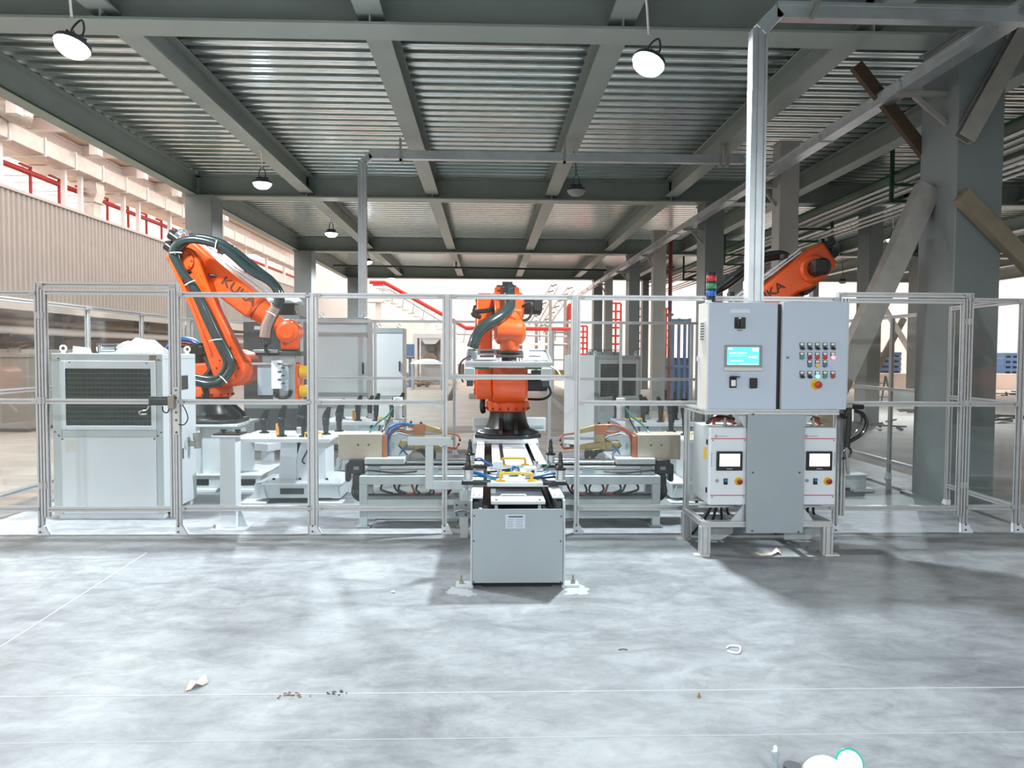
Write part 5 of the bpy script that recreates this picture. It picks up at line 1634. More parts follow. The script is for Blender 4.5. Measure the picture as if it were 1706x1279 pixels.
def robot(label, loc, rz, L1, lean, F, drop, hoses):
    t = thing('industrial_robot', label, 'robot', (0, 0, 0), 'orange industrial robots')
    # base
    sq = [(0.40, 0.24), (0.24, 0.40), (-0.24, 0.40), (-0.40, 0.24), (-0.40, -0.24), (-0.24, -0.40), (0.24, -0.40), (0.40, -0.24)]
    bs = MB().prism(sq, 0.0, 0.045, 'xy').lathe([(0.385, 0.045), (0.37, 0.065), (0.28, 0.10), (0.245, 0.17), (0.225, 0.25), (0.22, 0.31)], n=32).build('base', 'cast_black', t, bev=0.008)
    for k in range(8):
        a = R(22.5 + 45 * k)
        MB().cyl((0.345 * math.cos(a), 0.345 * math.sin(a), 0.045), (0.345 * math.cos(a), 0.345 * math.sin(a), 0.075), 0.022, n=6).build('base_bolt', 'black', bs)
    for s in (-1, 1):
        MB().prism([(0.18, 0.06), (0.40, 0.06), (0.40, 0.10), (0.24, 0.24)], s * 0.09 - 0.02, s * 0.09 + 0.02).prism([(-0.18, 0.06), (-0.40, 0.06), (-0.40, 0.10), (-0.24, 0.24)], s * 0.09 - 0.02, s * 0.09 + 0.02).build('base_rib', 'cast_black', bs)
    MB().box(-0.52, -0.38, -0.13, 0.13, 0.05, 0.22).build('connector_box', 'black', bs, bev=0.01)
    # turning column
    rg = MB().lathe([(0.245, 0.31), (0.262, 0.325), (0.268, 0.41), (0.255, 0.44)], n=32).build('turning_ring', 'orange', t)
    for k in range(16):
        a = 2 * math.pi * k / 16
        MB().bc((0.266 * math.cos(a), 0.266 * math.sin(a), 0.345), (0.022, 0.022, 0.026), None).build('ring_bolt', 'orange_letter', rg)
    cb = MB().prism([(-0.27, 0.43), (0.24, 0.43), (0.46, 0.50), (0.57, 0.62), (0.56, 0.74), (0.48, 0.85), (0.34, 0.89), (0.20, 0.86), (0.04, 0.74), (-0.16, 0.72), (-0.29, 0.60)], -0.15, 0.20).build('column', 'orange', t, bev=0.03, seg=3)
    MB().prism([(-0.02, 0.44), (0.22, 0.44), (0.34, 0.55), (0.30, 0.72), (0.10, 0.70)], -0.24, -0.14).build('column_cheek', 'orange', cb, bev=0.02)
    MB().lathe([(0.19, -0.195), (0.225, -0.17), (0.225, 0.19), (0.20, 0.22)], (0.35, 0, 0.675), 'y', 32).build('shoulder', 'orange', t)
    mo = MB().cyl((0.35, 0.21, 0.675), (0.35, 0.46, 0.675), 0.105, n=20).box(0.26, 0.44, 0.27, 0.47, 0.70, 0.82).build('shoulder_motor', 'black', t, bev=0.012)
    MB().tube([(0.35, 0.46, 0.66), (0.38, 0.50, 0.55), (0.25, 0.42, 0.47), (0.1, 0.25, 0.46)], 0.016, 8).build('motor_cable', 'rubber', mo)
    MB().cyl((-0.15, 0.02, 0.70), (-0.15, 0.02, 0.98), 0.095, n=18).box(-0.26, -0.06, -0.07, 0.11, 0.82, 0.94).build('base_motor', 'black', t, bev=0.012)
    MB().tube([(0.02, -0.22, 0.80), (0.10, -0.27, 0.66), (0.02, -0.30, 0.52), (0.06, -0.31, 0.36), (0.02, -0.30, 0.30)], 0.035, 8).build('column_cable', 'black', t)
    # link arm
    A2 = V((0.35, 0, 0.675))
    A3 = A2 + V((math.sin(lean) * L1, 0, math.cos(lean) * L1))
    lk = MB().prism(capsule((A2.x, A2.z), 0.205, (A3.x, A3.z), 0.170, 14, 0.150), -0.385, -0.195).build('link_arm', 'orange', t, bev=0.025, seg=3)
    d1 = (A3 - A2).normalized()
    n1 = V((d1.z, 0, -d1.x))
    ra = MB()
    for s in (-1, 1):
        ra.bar(A2 + d1 * 0.22 + n1 * (s * 0.118) + V((0, -0.39, 0)), A3 - d1 * 0.20 + n1 * (s * 0.105) + V((0, -0.39, 0)), 0.02, 0.035, (0, 1, 0))
    ra.build('arm_rib', 'orange', lk, bev=0.005)
    MB().lathe([(0.15, -0.405), (0.155, -0.38)], (A2.x, 0, A2.z), 'y', 28).build('joint_cover', 'orange', lk)
    MB().lathe([(0.12, -0.405), (0.125, -0.38)], (A3.x, 0, A3.z), 'y', 28).build('joint_cover', 'orange', lk)
    for p_, r_ in ((A2, 0.13), (A3, 0.10)):
        for k in range(8):
            a = 2 * math.pi * k / 8
            MB().cyl((p_.x + r_ * math.cos(a), -0.412, p_.z + r_ * math.sin(a)), (p_.x + r_ * math.cos(a), -0.40, p_.z + r_ * math.sin(a)), 0.011, n=6).build('joint_bolt', 'orange_letter', lk)
    # counterbalance cylinder behind the column
    c0, c1 = V((-0.1, 0.12, 0.62)), A2 + d1 * 0.45 + V((0, 0.02, 0))
    MB().lathe([(0.16, -0.20), (0.18, -0.16), (0.18, 0.19), (0.15, 0.22)], (A3.x, 0, A3.z), 'y', 28).build('elbow', 'orange', t)
    # forearm
    f = V((math.cos(drop), 0, -math.sin(drop)))
    u = V((math.sin(drop), 0, math.cos(drop)))

    def FP(a, b, y=0.0):
        return A3 + f * a + u * b + V((0, y, 0))

    def fpoly(pts):
        return [((A3 + f * a + u * b).x, (A3 + f * a + u * b).z) for a, b in pts]
    fa = MB().prism(fpoly([(-0.30, -0.13), (-0.08, -0.19), (0.14, -0.19), (0.34, -0.135), (0.92, -0.150), (0.92, 0.160), (0.26, 0.20), (-0.10, 0.24), (-0.30, 0.20)]), -0.165, 0.165).build('forearm', 'orange', t, bev=0.035, seg=3)
    mb = MB()
    for a0, a1, r0, r1 in ((0.90, 1.10, 0.156, 0.140), (1.08, 1.13, 0.150, 0.120)):
        mb.cyl(FP(a0, 0.005), FP(a1, 0.005), r0, r1, n=28)
    mb.build('forearm_tube', 'orange', t)
    MB().cyl(FP(0.935, 0.005), FP(0.945, 0.005), 0.158, n=28).build('tube_seam', 'orange_letter', t)
    MB().cyl(FP(1.09, 0), FP(F - 0.08, 0), 0.085, n=20).build('forearm_neck', 'orange', t)
    for k, (b, y) in enumerate(((0.13, 0.09), (0.13, -0.09), (-0.02, 0.0))):
        m_ = MB().cyl(FP(-0.30, b, y), FP(-0.44, b, y), 0.058, n=16)
        c_ = FP(-0.40, b + 0.03, y)
        m_.bc(c_, (0.09, 0.09, 0.09))
        m_.build('wrist_motor', 'cast_black', t, bev=0.01)
    mm = MB().cyl(FP(0.0, 0, 0.21), FP(0.0, 0, 0.45), 0.105, n=20)
    mm.bc(FP(0.02, 0.02, 0.40), (0.17, 0.12, 0.17))
    mm.build('elbow_motor', 'black', t, bev=0.015)
    # dress pack rail
    MB().bar(FP(-0.06, 0.245, 0.0), FP(1.02, 0.225, 0.0), 0.055, 0.02, u).bar(FP(-0.06, 0.285, -0.04), FP(1.02, 0.262, -0.04), 0.02, 0.02, u).bar(FP(-0.06, 0.285, 0.04), FP(1.02, 0.262, 0.04), 0.02, 0.02, u).build('dress_rail', 'alu', t)
    for a in (0.15, 0.55, 0.98):
        MB().bc(FP(a, 0.32, 0), (0.06, 0.13, 0.06)).build('hose_holder', 'black', t, bev=0.006)
    # wrist
    A5 = FP(F, 0)
    wr = MB().lathe([(0.10, -0.165), (0.135, -0.14), (0.142, 0.0), (0.135, 0.14), (0.10, 0.165)], A5, 'y', 28).ball(A5 - f * 0.02, (0.150, 0.125, 0.150), 20, 12).build('wrist', 'orange', t)
    MB().lathe([(0.085, 0.165), (0.085, 0.178)], A5, 'y', 20).lathe([(0.085, -0.178), (0.085, -0.165)], A5, 'y', 20).build('wrist_cover', 'orange', wr)
    MB().lathe([(0.098, -0.215), (0.11, -0.19), (0.115, -0.06)], A5, 'z', 24).build('wrist_flange', 'orange', t)
    MB().lathe([(0.105, -0.240), (0.112, -0.235), (0.112, -0.215)], A5, 'z', 24).build('tool_flange', 'cast_black', t)
    # lettering on both flat sides of the forearm
    for s in (-1, 1):
        xa = f if s < 0 else -f
        m3 = Mx((xa, u, V((0, s, 0)))).transposed()
        o = text('lettering', 'KUKA', 0.150, 'orange_letter', t, FP(0.66, 0.06, s * 0.1655), m3.to_euler(), 0.0015, 0.004, 1.2)
    MB().prism(fpoly([(0.06, -0.24), (0.22, -0.24), (0.24, -0.17), (0.05, -0.17)]), -0.08, 0.08).build('cable_box', 'black', t, bev=0.01)
    MB().tube([FP(-0.10, -0.02, -0.42), FP(0.03, -0.10, -0.44), FP(0.16, -0.05, -0.36), FP(0.28, 0.02, -0.22), FP(0.33, 0.05, -0.17)], 0.018, 8).build('elbow_cable', 'rubber', t)
    for nm_, m_, r, pts in hoses(A2, A3, A5, FP):
        MB().tube(pts, r, 12 if r > 0.03 else 7).build(nm_, m_, t)
    t.location = loc
    t.rotation_euler = (0, 0, rz)
    return t, A5


YR = 9.45
a2 = at(398, 612, YR)
a3 = at(327, 441, YR)
a5 = at(483, 553, YR)
L1 = math.hypot(a3.x - a2.x, a3.z - a2.z)
LE = math.atan2(a3.x - a2.x, a3.z - a2.z)
F_ = math.hypot(a5.x - a3.x, a5.z - a3.z)
DR = math.atan2(a3.z - a5.z, a5.x - a3.x)
LOCL = V((a2.x - 0.35, YR, a2.z - 0.675))


def hoses_left(A2, A3, A5, FP):
    def H(pts, y):
        return [at(px, py, YR + y) - LOCL for px, py in pts]
    main = [(320, 634), (345, 640), (366, 636), (381, 622), (386, 604), (376, 582), (363, 560), (350, 532), (338, 506), (325, 481), (308, 459), (295, 438), (288, 421), (297, 405), (318, 399), (343, 402), (366, 410), (385, 423), (404, 440), (424, 455), (446, 467), (459, 480), (464, 495), (459, 512), (450, 528), (443, 545), (441, 562), (443, 574)]
    two = [(320, 626), (345, 631), (362, 629), (373, 617), (377, 602), (367, 580), (355, 556), (342, 528), (331, 502), (319, 476), (305, 452), (297, 433), (296, 420), (303, 410), (322, 396), (346, 397), (372, 405), (392, 418), (412, 434), (434, 452), (452, 466), (466, 484), (469, 500), (462, 518), (452, 538), (447, 560), (448, 574)]
    out = [('dress_hose', 'hose_dark', 0.047, H(main, -0.50)), ('dress_hose', 'hose_dark', 0.040, H(two, -0.44))]
    for px0, py0, px1, py1 in ((283, 421, 303, 421), (308, 475, 325, 467), (348, 568, 370, 565), (358, 415, 361, 400), (443, 518, 459, 526), (366, 626, 378, 638)):
        out.append(('hose_tie', 'tag_white', 0.006, H([(px0, py0), ((px0 + px1) / 2, (py0 + py1) / 2 - 1), (px1, py1)], -0.56)))
    for dx, dy, m_ in ((0, 0, 'hose_blue'), (0, 5, 'hose_blue'), (2, 10, 'hose_red'), (3, 15, 'rubber')):
        out.append(('supply_hose', m_, 0.018, H([(272, 590 + dy), (283, 572 + dy), (303, 562 + dy), (325, 567 + dy), (342, 584 + dy * 0.6), (350, 600)], 0.05 + 0.01 * dy)))
    out.append(('hose_sleeve', 'hose_clear', 0.062, H([(459, 511), (450, 528), (443, 545), (441, 562)], -0.50)))
    return out


robot('left orange robot with black hoses leaning over the chiller side', LOCL, 0, L1, LE, F_, DR, hoses_left)
LOCR = V((2 * XC - LOCL.x, YR, LOCL.z))
robot('right orange robot rising behind the control cabinets', LOCR, math.pi, L1, LE, F_, DR, hoses_left)
LOCC = V((0.25, 9.25, 0.648))


def hoses_mid(A2, A3, A5, FP):
    def W(px, py, y):
        w_ = at(px, py, y) - LOCC
        return V((-w_.y, w_.x, w_.z))           # into the robot's own frame (turned to face the viewer)
    pts = [W(848, 500, 10.2), W(849, 483, 9.9), W(849, 479, 9.6), W(849, 489, 9.2), W(850, 503, 8.9), W(848, 514, 8.65), W(837, 525, 8.45), W(820, 536, 8.35), W(803, 547, 8.3), (W(794, 558, 8.28)), W(790, 570, 8.25), W(787, 579, 8.25)]
    out = [('dress_hose', 'hose_dark', 0.064, pts)]
    out.append(('motor_loop', 'rubber', 0.018, [W(868, 512, 9.6), W(882, 506, 9.5), W(886, 518, 9.5), W(880, 531, 9.5), W(868, 534, 9.5)]))
    out.append(('side_loop', 'rubber', 0.03, [W(823, 515, 9.35), W(806, 518, 9.25), W(790, 520, 9.15), W(790, 525, 9.15), W(800, 528, 9.2)]))
    return out


A3c = V((9.85, 2.28))
A2c = V((9.25 - 0.35, LOCC.z + 0.675))
A5c = V((8.5, az(553, 8.5, 850)))
robot('middle orange robot facing the viewer on the track carriage', LOCC, -math.pi / 2, (A3c - A2c).length, -math.atan2(A3c.x - A2c.x, A3c.y - A2c.y), (A5c - A3c).length, math.atan2(A3c.y - A5c.y, A3c.x - A5c.x), hoses_mid)

# crumpled foil wrap on the left robot elbow
rnd = random.Random(5)
c = at(306, 391, YR - 0.1)
mb = MB().ball(c, (0.10, 0.09, 0.06), 18, 12)
mb.v = [c + (p - c) * (0.75 + 0.5 * rnd.random()) for p in mb.v]
one('foil_wrap', 'foil', 'crumpled silver foil wrap on top of the left robot elbow', 'foil wrap', mb, c)
c = at(1362, 415, YR + 0.1)


def pedestal(label, s):
    def X(x):
        return x if s > 0 else 2 * XC - x
    bx_ = LOCL.x
    zt = LOCL.z
    t = thing('robot_pedestal', label, 'pedestal', (X(bx_), YR, 0), 'robot pedestals')

    def B(name, x0, x1, y0, y1, z0, z1, m='light_grey', par=None, bev=0.006):
        a, b = sorted((X(bx_ + x0), X(bx_ + x1)))
        return MB().box(a, b, YR + y0, YR + y1, z0, z1).build(name, m, par or t, bev=bev)
    B('body', -0.40, 0.42, -0.38, 0.38, 0.20, zt - 0.03)
    B('top_flange', -0.46, 0.47, -0.44, 0.44, zt - 0.03, zt)
    for x in (-0.42, 0.0, 0.42):
        B('corner_rib', x - 0.02, x + 0.02, -0.42, -0.37, 0.20, zt - 0.03)
    fr = B('base_frame', -0.75, 0.74, -0.45, 0.5, 0.04, 0.19)
    for x0, x1 in ((-0.45, -0.2), (-0.12, 0.13), (0.42, 0.68)):
        B('fork_slot', x0, x1, -0.455, -0.448, 0.075, 0.15, 'cast_black', fr, 0)
    B('base_top', -0.77, 0.76, -0.47, 0.52, 0.19, 0.205, 'white_paint')
    for x in (-0.7, 0.1, 0.6):
        B('foot_pad', x - 0.12, x + 0.14, -0.52, -0.36, 0, 0.04, 'white_paint')
        B('foot_pad', x - 0.12, x + 0.14, 0.38, 0.54, 0, 0.04, 'white_paint')
    return t


pedestal('grey steel pedestal under the left robot', 1)
pedestal('grey steel pedestal under the right robot', -1)
a = at(424, 752, 9.0)
mb = MB().bar((a.x - 0.25, 10.05, 0.40), (a.x + 0.25, 10.95, 0.40), 0.28, 0.10)
mb.box(a.x - 0.25, a.x - 0.1, 10.1, 10.2, 0.0, 0.35).box(a.x + 0.12, a.x + 0.25, 10.8, 10.9, 0, 0.35)
one('cable_channel', 'white_paint', 'white floor cable channel beside the left robot pedestal', 'cable channel', mb, (a.x, 10.5, 0), bev=0.006)

# ---- roller tool on the left robot
yt = YR
fz = LOCL.z + 0.0
A5w = at(483, 553, YR)
zf = A5w.z - 0.240
t = thing('roller_tool', 'steel hemming tool with yellow rollers hanging from the left robot wrist', 'robot tool', (A5w.x, YR, zf))


def rt(name, m, px0, py0, px1, py1, y0, y1, bev=0.004, par=None):
    a, b = at(px0, py0, YR), at(px1, py1, YR)
    return MB().box(a.x, b.x, YR + y0, YR + y1, b.z, a.z).build(name, m, par or t, bev=bev)


z580 = zf
a, b = at(432, 585, YR), at(507, 585, YR)
MB().box(a.x, b.x, YR - 0.16, YR + 0.16, zf - 0.055, zf).build('mounting_plate', 'dark_steel', t, bev=0.005)
MB().box(a.x - 0.02, a.x + 0.28, YR - 0.20, YR - 0.16, zf - 0.02, zf + 0.02).build('hose_manifold', 'steel', t, bev=0.005)
rt('upper_block', 'steel', 441, 588, 497, 604, -0.12, 0.14)
rt('side_plate', 'steel', 470, 588, 497, 664, -0.14, -0.12)
rt('left_box', 'cover_grey', 436, 607, 462, 657, -0.18, 0.16)
rt('crossbar', 'channel_steel', 427, 604, 493, 608, -0.2, -0.14)
gd = rt('guide_block', 'white_paint', 461, 600, 477, 646, -0.24, -0.14)
for k in range(6):
    q = at(466 + 6 * (k % 2), 606 + 6.5 * k, YR - 0.24)
    MB().bc((q.x, YR - 0.243, q.z), (0.045, 0.008, 0.018)).build('guide_slot', 'dark_steel', gd)
rt('right_plate', 'cover_grey', 477, 608, 487, 650, -0.19, 0.0)
rt('lower_block', 'steel', 461, 657, 488, 666, -0.16, 0.1)
rt('roller_frame', 'orange', 496, 606, 501, 664, -0.14, 0.12)
for py in (619, 651):
    q = at(507, py, YR - 0.05)
    MB().lathe([(0.05, -0.06), (0.075, -0.05), (0.075, 0.05), (0.05, 0.06)], q, 'x', 20).build('roller', 'yellow', t)
    MB().cyl((q.x - 0.06, q.y, q.z), (q.x + 0.09, q.y, q.z), 0.02, n=10).build('roller_axle', 'black', t)
MB().tube([at(455, 656, YR - 0.15), at(468, 663, YR - 0.17), at(480, 660, YR - 0.17), at(484, 650, YR - 0.17)], 0.02, 8).build('tool_cable', 'black', t)
MB().tube([at(443, 576, YR - 0.4), at(443, 582, YR - 0.3), at(448, 590, YR - 0.1)], 0.028, 8).build('tool_cable', 'rubber', t)

# ---- gripper frame on the middle robot
yg = 8.5
A5m = V((0.25, 8.5, az(553, 8.5, 850)))
zf = A5m.z - 0.240
t = thing('gripper_frame', 'wide aluminium gripper frame hanging from the middle robot wrist', 'robot gripper', (0.25, yg, zf))
x0, x1 = ax(775, 8.15, 598), ax(921, 8.15, 598)
MB().box(0.10, 0.40, yg - 0.14, yg + 0.16, zf - 0.02, zf).build('adapter_plate', 'dark_steel', t, bev=0.004)
zp = zf - 0.02
MB().prof(slot(0.06, 0.06), (x0, 8.15, zp - 0.03), (x1, 8.15, zp - 0.03)).build('front_beam', 'alu', t, smooth=False)
MB().prof(slot(0.06, 0.06), (x0, 8.80, zp - 0.03), (x1, 8.80, zp - 0.03)).build('rear_beam', 'alu', t, smooth=False)
for x in (x0 + 0.03, 0.12, 0.38, x1 - 0.03):
    MB().prof(slot(0.05, 0.06), (x, 8.18, zp - 0.03), (x, 8.77, zp - 0.03)).build('cross_beam', 'alu', t, smooth=False)
pl = MB().box(0.41, x1 - 0.06, 8.2, 8.78, zp, zp + 0.012).build('white_plate', 'gloss_white', t)
for y, xa_, xb_ in ((8.66, 0.48, 0.68), (8.36, 0.46, 0.60)):
    MB().box(xa_, xb_, y, y + 0.05, zp + 0.011, zp + 0.0135).build('plate_slot', 'dark_steel', pl)
MB().box(x0 + 0.1, 0.09, 8.2, 8.78, zp, zp + 0.012).build('steel_plate', 'cover_grey', t)
MB().box(x0 + 0.16, 0.07, 8.32, 8.40, zp + 0.012, zp + 0.02).box(x0 + 0.16, 0.07, 8.56, 8.64, zp + 0.012, zp + 0.02).build('plate_rib', 'cast_black', t)
MB().box(x0 + 0.02, x0 + 0.13, 8.22, 8.36, zp + 0.012, zp + 0.10).build('hose_block', 'cover_grey', t, bev=0.01)
for x in (x0 + 0.05, x1 - 0.07):
    MB().box(x - 0.055, x + 0.055, 8.10, 8.2, zp - 0.20, zp - 0.06).build('clamp_block', 'light_grey', t, bev=0.006)
    MB().box(x - 0.035, x + 0.035, 8.12, 8.2, zp - 0.27, zp - 0.20).build('clamp_foot', 'dark_steel', t, bev=0.004)
for x in (x0 + 0.16, x1 - 0.22):
    MB().box(x - 0.08, x + 0.10, 8.112, 8.12, zp - 0.075, zp - 0.055).build('sensor_strip', 'edge_green', t)
MB().tube([V((x0 + 0.06, 8.2, zp + 0.05)), V((x0 - 0.04, 8.15, zp + 0.0)), V((x0 - 0.06, 8.12, zp - 0.12)), V((x0 - 0.02, 8.1, zp - 0.22))], 0.010, 6).build('tool_cable', 'black', t)
MB().tube([at(918, 598, 8.12), at(928, 603, 8.1), at(934, 612, 8.1), at(939, 621, 8.1)], 0.009, 6).build('tool_cable', 'gloss_white', t)
q = at(768, 605, 8.2)
MB().cyl((q.x, 8.2, zp - 0.2), (q.x, 8.2, zp - 0.04), 0.035, n=12).build('air_unit', 'hose_clear', t)
t.rotation_euler = (R(12), 0, 0)
# ================================================================== rear cabinets and the far hall
def tall_cabinet(label, px0, px1, py0, y, depth, m, lab=None):
    p, q = at(px0, py0, y), at(px1, py0, y)
    t = thing('electrical_cabinet', label, 'cabinet', ((p.x + q.x) / 2, y + depth / 2, 0), 'rear electrical cabinets')
    zt = p.z
    MB().box(p.x, q.x, y + 0.03, y + depth, 0.1, zt).build('body', m, t, bev=0.01)
    MB().box(p.x + 0.02, q.x - 0.02, y + 0.06, y + depth - 0.04, 0.0, 0.1).build('plinth', 'dark_steel', t)
    d = MB().box(p.x + 0.01, q.x - 0.01, y, y + 0.03, 0.12, zt - 0.12).build('door', m, t, bev=0.006)
    MB().box(p.x, q.x, y, y + 0.03, zt - 0.10, zt).build('head_panel', 'cover_grey', t, bev=0.004)
    MB().box(q.x - 0.09, q.x - 0.06, y - 0.03, y, 1.3, 1.5).build('handle', 'black', d, bev=0.005)
    MB().box(p.x + 0.02, q.x - 0.02, y - 0.004, y + 0.002, 0.72, 0.82).build('door_band', 'cover_grey', d)
    for x in (p.x + 0.12, q.x - 0.12):
        MB().tube([(x + 0.035 * math.cos(a), y + 0.2, zt + 0.05 + 0.035 * math.sin(a)) for a in [2 * math.pi * k / 12 for k in range(13)]], 0.010, 6, 1).cyl((x, y + 0.2, zt), (x, y + 0.2, zt + 0.02), 0.025, n=10).build('eye_bolt', 'steel', t)
    return t, p, q, zt


tall_cabinet('tall pale blue cabinet below the left cable drop', 520, 612, 529, 12.75, 0.6, 'white_paint')
tall_cabinet('tall pale blue cabinet with black handle right of the cable drop', 618, 672, 546, 15.0, 0.6, 'white_paint')
t, p, q, zt = tall_cabinet('dark grey cabinet behind the left robot wrist', 404, 498, 524, 12.75, 0.6, 'dark_cabinet')
q0 = at(440, 546, 12.74)
MB().bc((q0.x - 0.1, 12.745, q0.z), (0.13, 0.004, 0.06)).build('label_plate', 'tag_white', t)
mb = MB().box(p.x + 0.45, q.x - 0.1, 12.85, 13.2, zt, zt + 0.20)
one('equipment_case', 'cast_black', 'black case on the dark grey rear cabinet', 'case', mb, (p.x + 0.6, 13, zt), bev=0.02)
sheet('plastic_wrap', 'clear crumpled plastic wrap lying over the black case', 'plastic sheet', 'plastic_sheet', q.x - 0.36, 13.02, zt + 0.205, 0.75, 0.5, 0.13, 8)

# ---- far hall: staircase with red handrail
YS = 44.0
t = thing('staircase', 'far white staircase with red handrail descending to the right', 'staircase', at(700, 560, YS))
for dy in (0.0, 1.2):
    MB().tube([at(616, 470, YS) + V((0, dy, 0)), at(640, 470, YS) + V((0, dy, 0)), at(756, 534, YS) + V((0, dy, 0)), at(776, 546, YS) + V((0, dy, 0)), at(960, 548, YS) + V((0, dy, 0))], 0.11, 10, 1).build('handrail', 'red_bright', t)
    MB().tube([at(626, 480, YS) + V((0, dy, 0)), at(650, 482, YS) + V((0, dy, 0)), at(735, 535, YS) + V((0, dy, 0)), at(762, 556, YS) + V((0, dy, 0)), at(955, 560, YS) + V((0, dy, 0))], 0.045, 8, 1).build('knee_rail', 'steel', t)
for k in range(9):
    f = k / 8
    a = at(640 + (776 - 640) * f, 470 + (546 - 470) * f, YS)
    b = at(636 + (776 - 640) * f, 494 + (546 - 470) * f, YS)
    MB().bar(a, b, 0.05, 0.05, (0, 1, 0)).build('baluster', 'steel', t)
for k in range(7):
    a, b = at(795 + 26 * k, 547, YS), at(795 + 26 * k, 568, YS)
    MB().bar(a, b, 0.06, 0.06, (0, 1, 0)).build('baluster', 'steel', t)
for k in range(14):
    f = (k + 0.5) / 14
    a = at(640 + (776 - 640) * f, 496 + (546 - 470) * f, YS)
    MB().box(a.x - 0.22, a.x + 0.22, YS + 0.05, YS + 1.15, a.z - 0.03, a.z + 0.03).build('step', 'hall_white', t)
a, b = at(776, 571, YS), at(962, 572, YS)
MB().box(a.x, b.x, YS - 0.05, YS + 1.25, a.z - 0.12, a.z + 0.02).build('landing', 'hall_white', t)
for px in (790, 868, 950):
    a = at(px, 570, YS)
    MB().box(a.x - 0.1, a.x + 0.1, YS + 0.4, YS + 0.6, 0, a.z - 0.1).build('landing_post', 'steel', t)
a = at(628, 500, YS)
MB().box(a.x - 0.15, a.x + 0.15, YS + 0.4, YS + 0.7, 0, a.z).box(a.x - 0.6, a.x + 0.3, YS, YS + 1.2, a.z - 0.1, a.z).build('upper_platform', 'hall_white', t)

# ---- extraction hood
YH = 40.0
t = thing('extraction_hood', 'pale far booth with funnel hood and dark round mouth', 'hood', at(715, 640, YH))


def H(px, py):
    a = at(px, py, YH)
    return (a.x, a.z)


MB().prism([H(688, 556), H(742, 556), H(742, 638), H(734, 638), H(734, 563), H(695, 563), H(695, 638), H(688, 638)], YH, YH + 1.5).build('booth_frame', 'hall_white', t)
MB().prism([H(699, 563), H(734, 563), H(725, 573), H(708, 573)], YH + 0.1, YH + 1.4).build('funnel', 'gloss_white', t)
cxy = at(716, 582, YH)
MB().prism([H(708, 584), H(724, 584), H(723, 577), H(719, 573), H(713, 573), H(709, 577)], YH + 0.3, YH + 1.3).build('mouth', 'hall_dark', t)
MB().prism([H(703, 597), H(730, 597), H(722, 588), H(710, 588)], YH + 0.2, YH + 1.2).build('lower_funnel', 'scrap', t)
MB().box(H(697, 600)[0], H(733, 600)[0], YH + 1.45, YH + 1.5, 0, H(700, 563)[1]).build('rear_panel', 'hall_white', t)
MB().cyl(at(716, 556, YH + 0.8), at(716, 538, YH + 0.8), 0.3, n=16).build('flue', 'hall_white', t)

# ---- workbench with offcuts, blue frame
YW = 34.0
t = thing('workbench', 'far workbench standing before the pale booth', 'workbench', at(708, 640, YW))
a, b = at(684, 604, YW), at(737, 604, YW)
MB().box(a.x, b.x, YW, YW + 0.9, a.z - 0.06, a.z).build('top', 'hall_white', t)
for x in (a.x + 0.06, b.x - 0.06):
    for y in (YW + 0.06, YW + 0.84):
        MB().box(x - 0.04, x + 0.04, y - 0.04, y + 0.04, 0, a.z - 0.06).build('leg', 'steel', t)
ztb = a.z
sheet('plastic_wrap', 'pale crumpled sheet on the far workbench', 'plastic sheet', 'plastic_sheet', (a.x + b.x) / 2, YW + 0.45, ztb + 0.005, 1.2, 0.7, 0.18, 21)
rnd = random.Random(9)
for k, (px, py, L) in enumerate(((640, 634, 0.7), (657, 628, 0.8), (672, 636, 0.9), (686, 628, 0.9), (699, 640, 0.8), (709, 627, 0.6), (724, 641, 0.7), (738, 628, 0.7))):
    p0 = fl(px, py + 4)
    mb = MB()
    for j in range(5):
        c = V((p0.x + rnd.uniform(-L / 2, L / 2), p0.y + rnd.uniform(-0.5, 0.5), 0.06 + 0.07 * j))
        d = V((rnd.uniform(-1, 1), rnd.uniform(-0.6, 0.6), rnd.uniform(-0.05, 0.25))) * (L * 0.5)
        mb.bar(c - d, c + d, rnd.uniform(0.06, 0.2), rnd.uniform(0.04, 0.12))
    zmin = min(v.z for v in mb.v)
    mb.v = [v - V((0, 0, zmin)) for v in mb.v]
    one('scrap_heap', ('scrap', 'wood_crate', 'hall_machine', 'scrap')[k % 4], 'heap of scrap offcuts on the far floor, %s from the left' % ['first', 'second', 'third', 'fourth', 'fifth', 'sixth', 'seventh', 'eighth'][k], 'scrap heap', mb, (p0.x, p0.y, 0))
t = thing('blue_machine', 'small blue machine stand left of the pale booth', 'machine', at(682, 625, 37))
a, b = at(676, 573, 37), at(689, 600, 37)
MB().box(a.x, b.x, 37, 37.5, a.z - 0.6, a.z).build('panel', 'blue_paint', t)
MB().box(a.x, b.x, 36.95, 37.55, a.z - 0.72, a.z - 0.62).build('ledge', 'dark_steel', t)
MB().box((a.x + b.x) / 2 - 0.06, (a.x + b.x) / 2 + 0.06, 37.1, 37.3, 0, a.z - 0.7).build('stem', 'blue_paint', t)
MB().box(a.x + 0.05, b.x - 0.05, 36.95, 37.5, 0, 0.06).build('foot', 'blue_paint', t)

# ---- kerbs on the floor behind the track
for lb, pts in (('low concrete kerb on the floor left behind the middle robot', [(742, 667), (757, 637)]), ('low concrete kerb on the floor right behind the middle robot', [(948, 690), (888, 637)]), ('short concrete pit edge left of the middle robot base', [(781, 664), (800, 664)])):
    a, b = fl(*pts[0]), fl(*pts[1])
    mb = MB().bar((a.x, a.y, 0.10), (b.x, b.y, 0.10), 0.26, 0.20)
    one('kerb', 'concrete', lb, 'kerb', mb, (a.x, a.y, 0), bev=0.02)

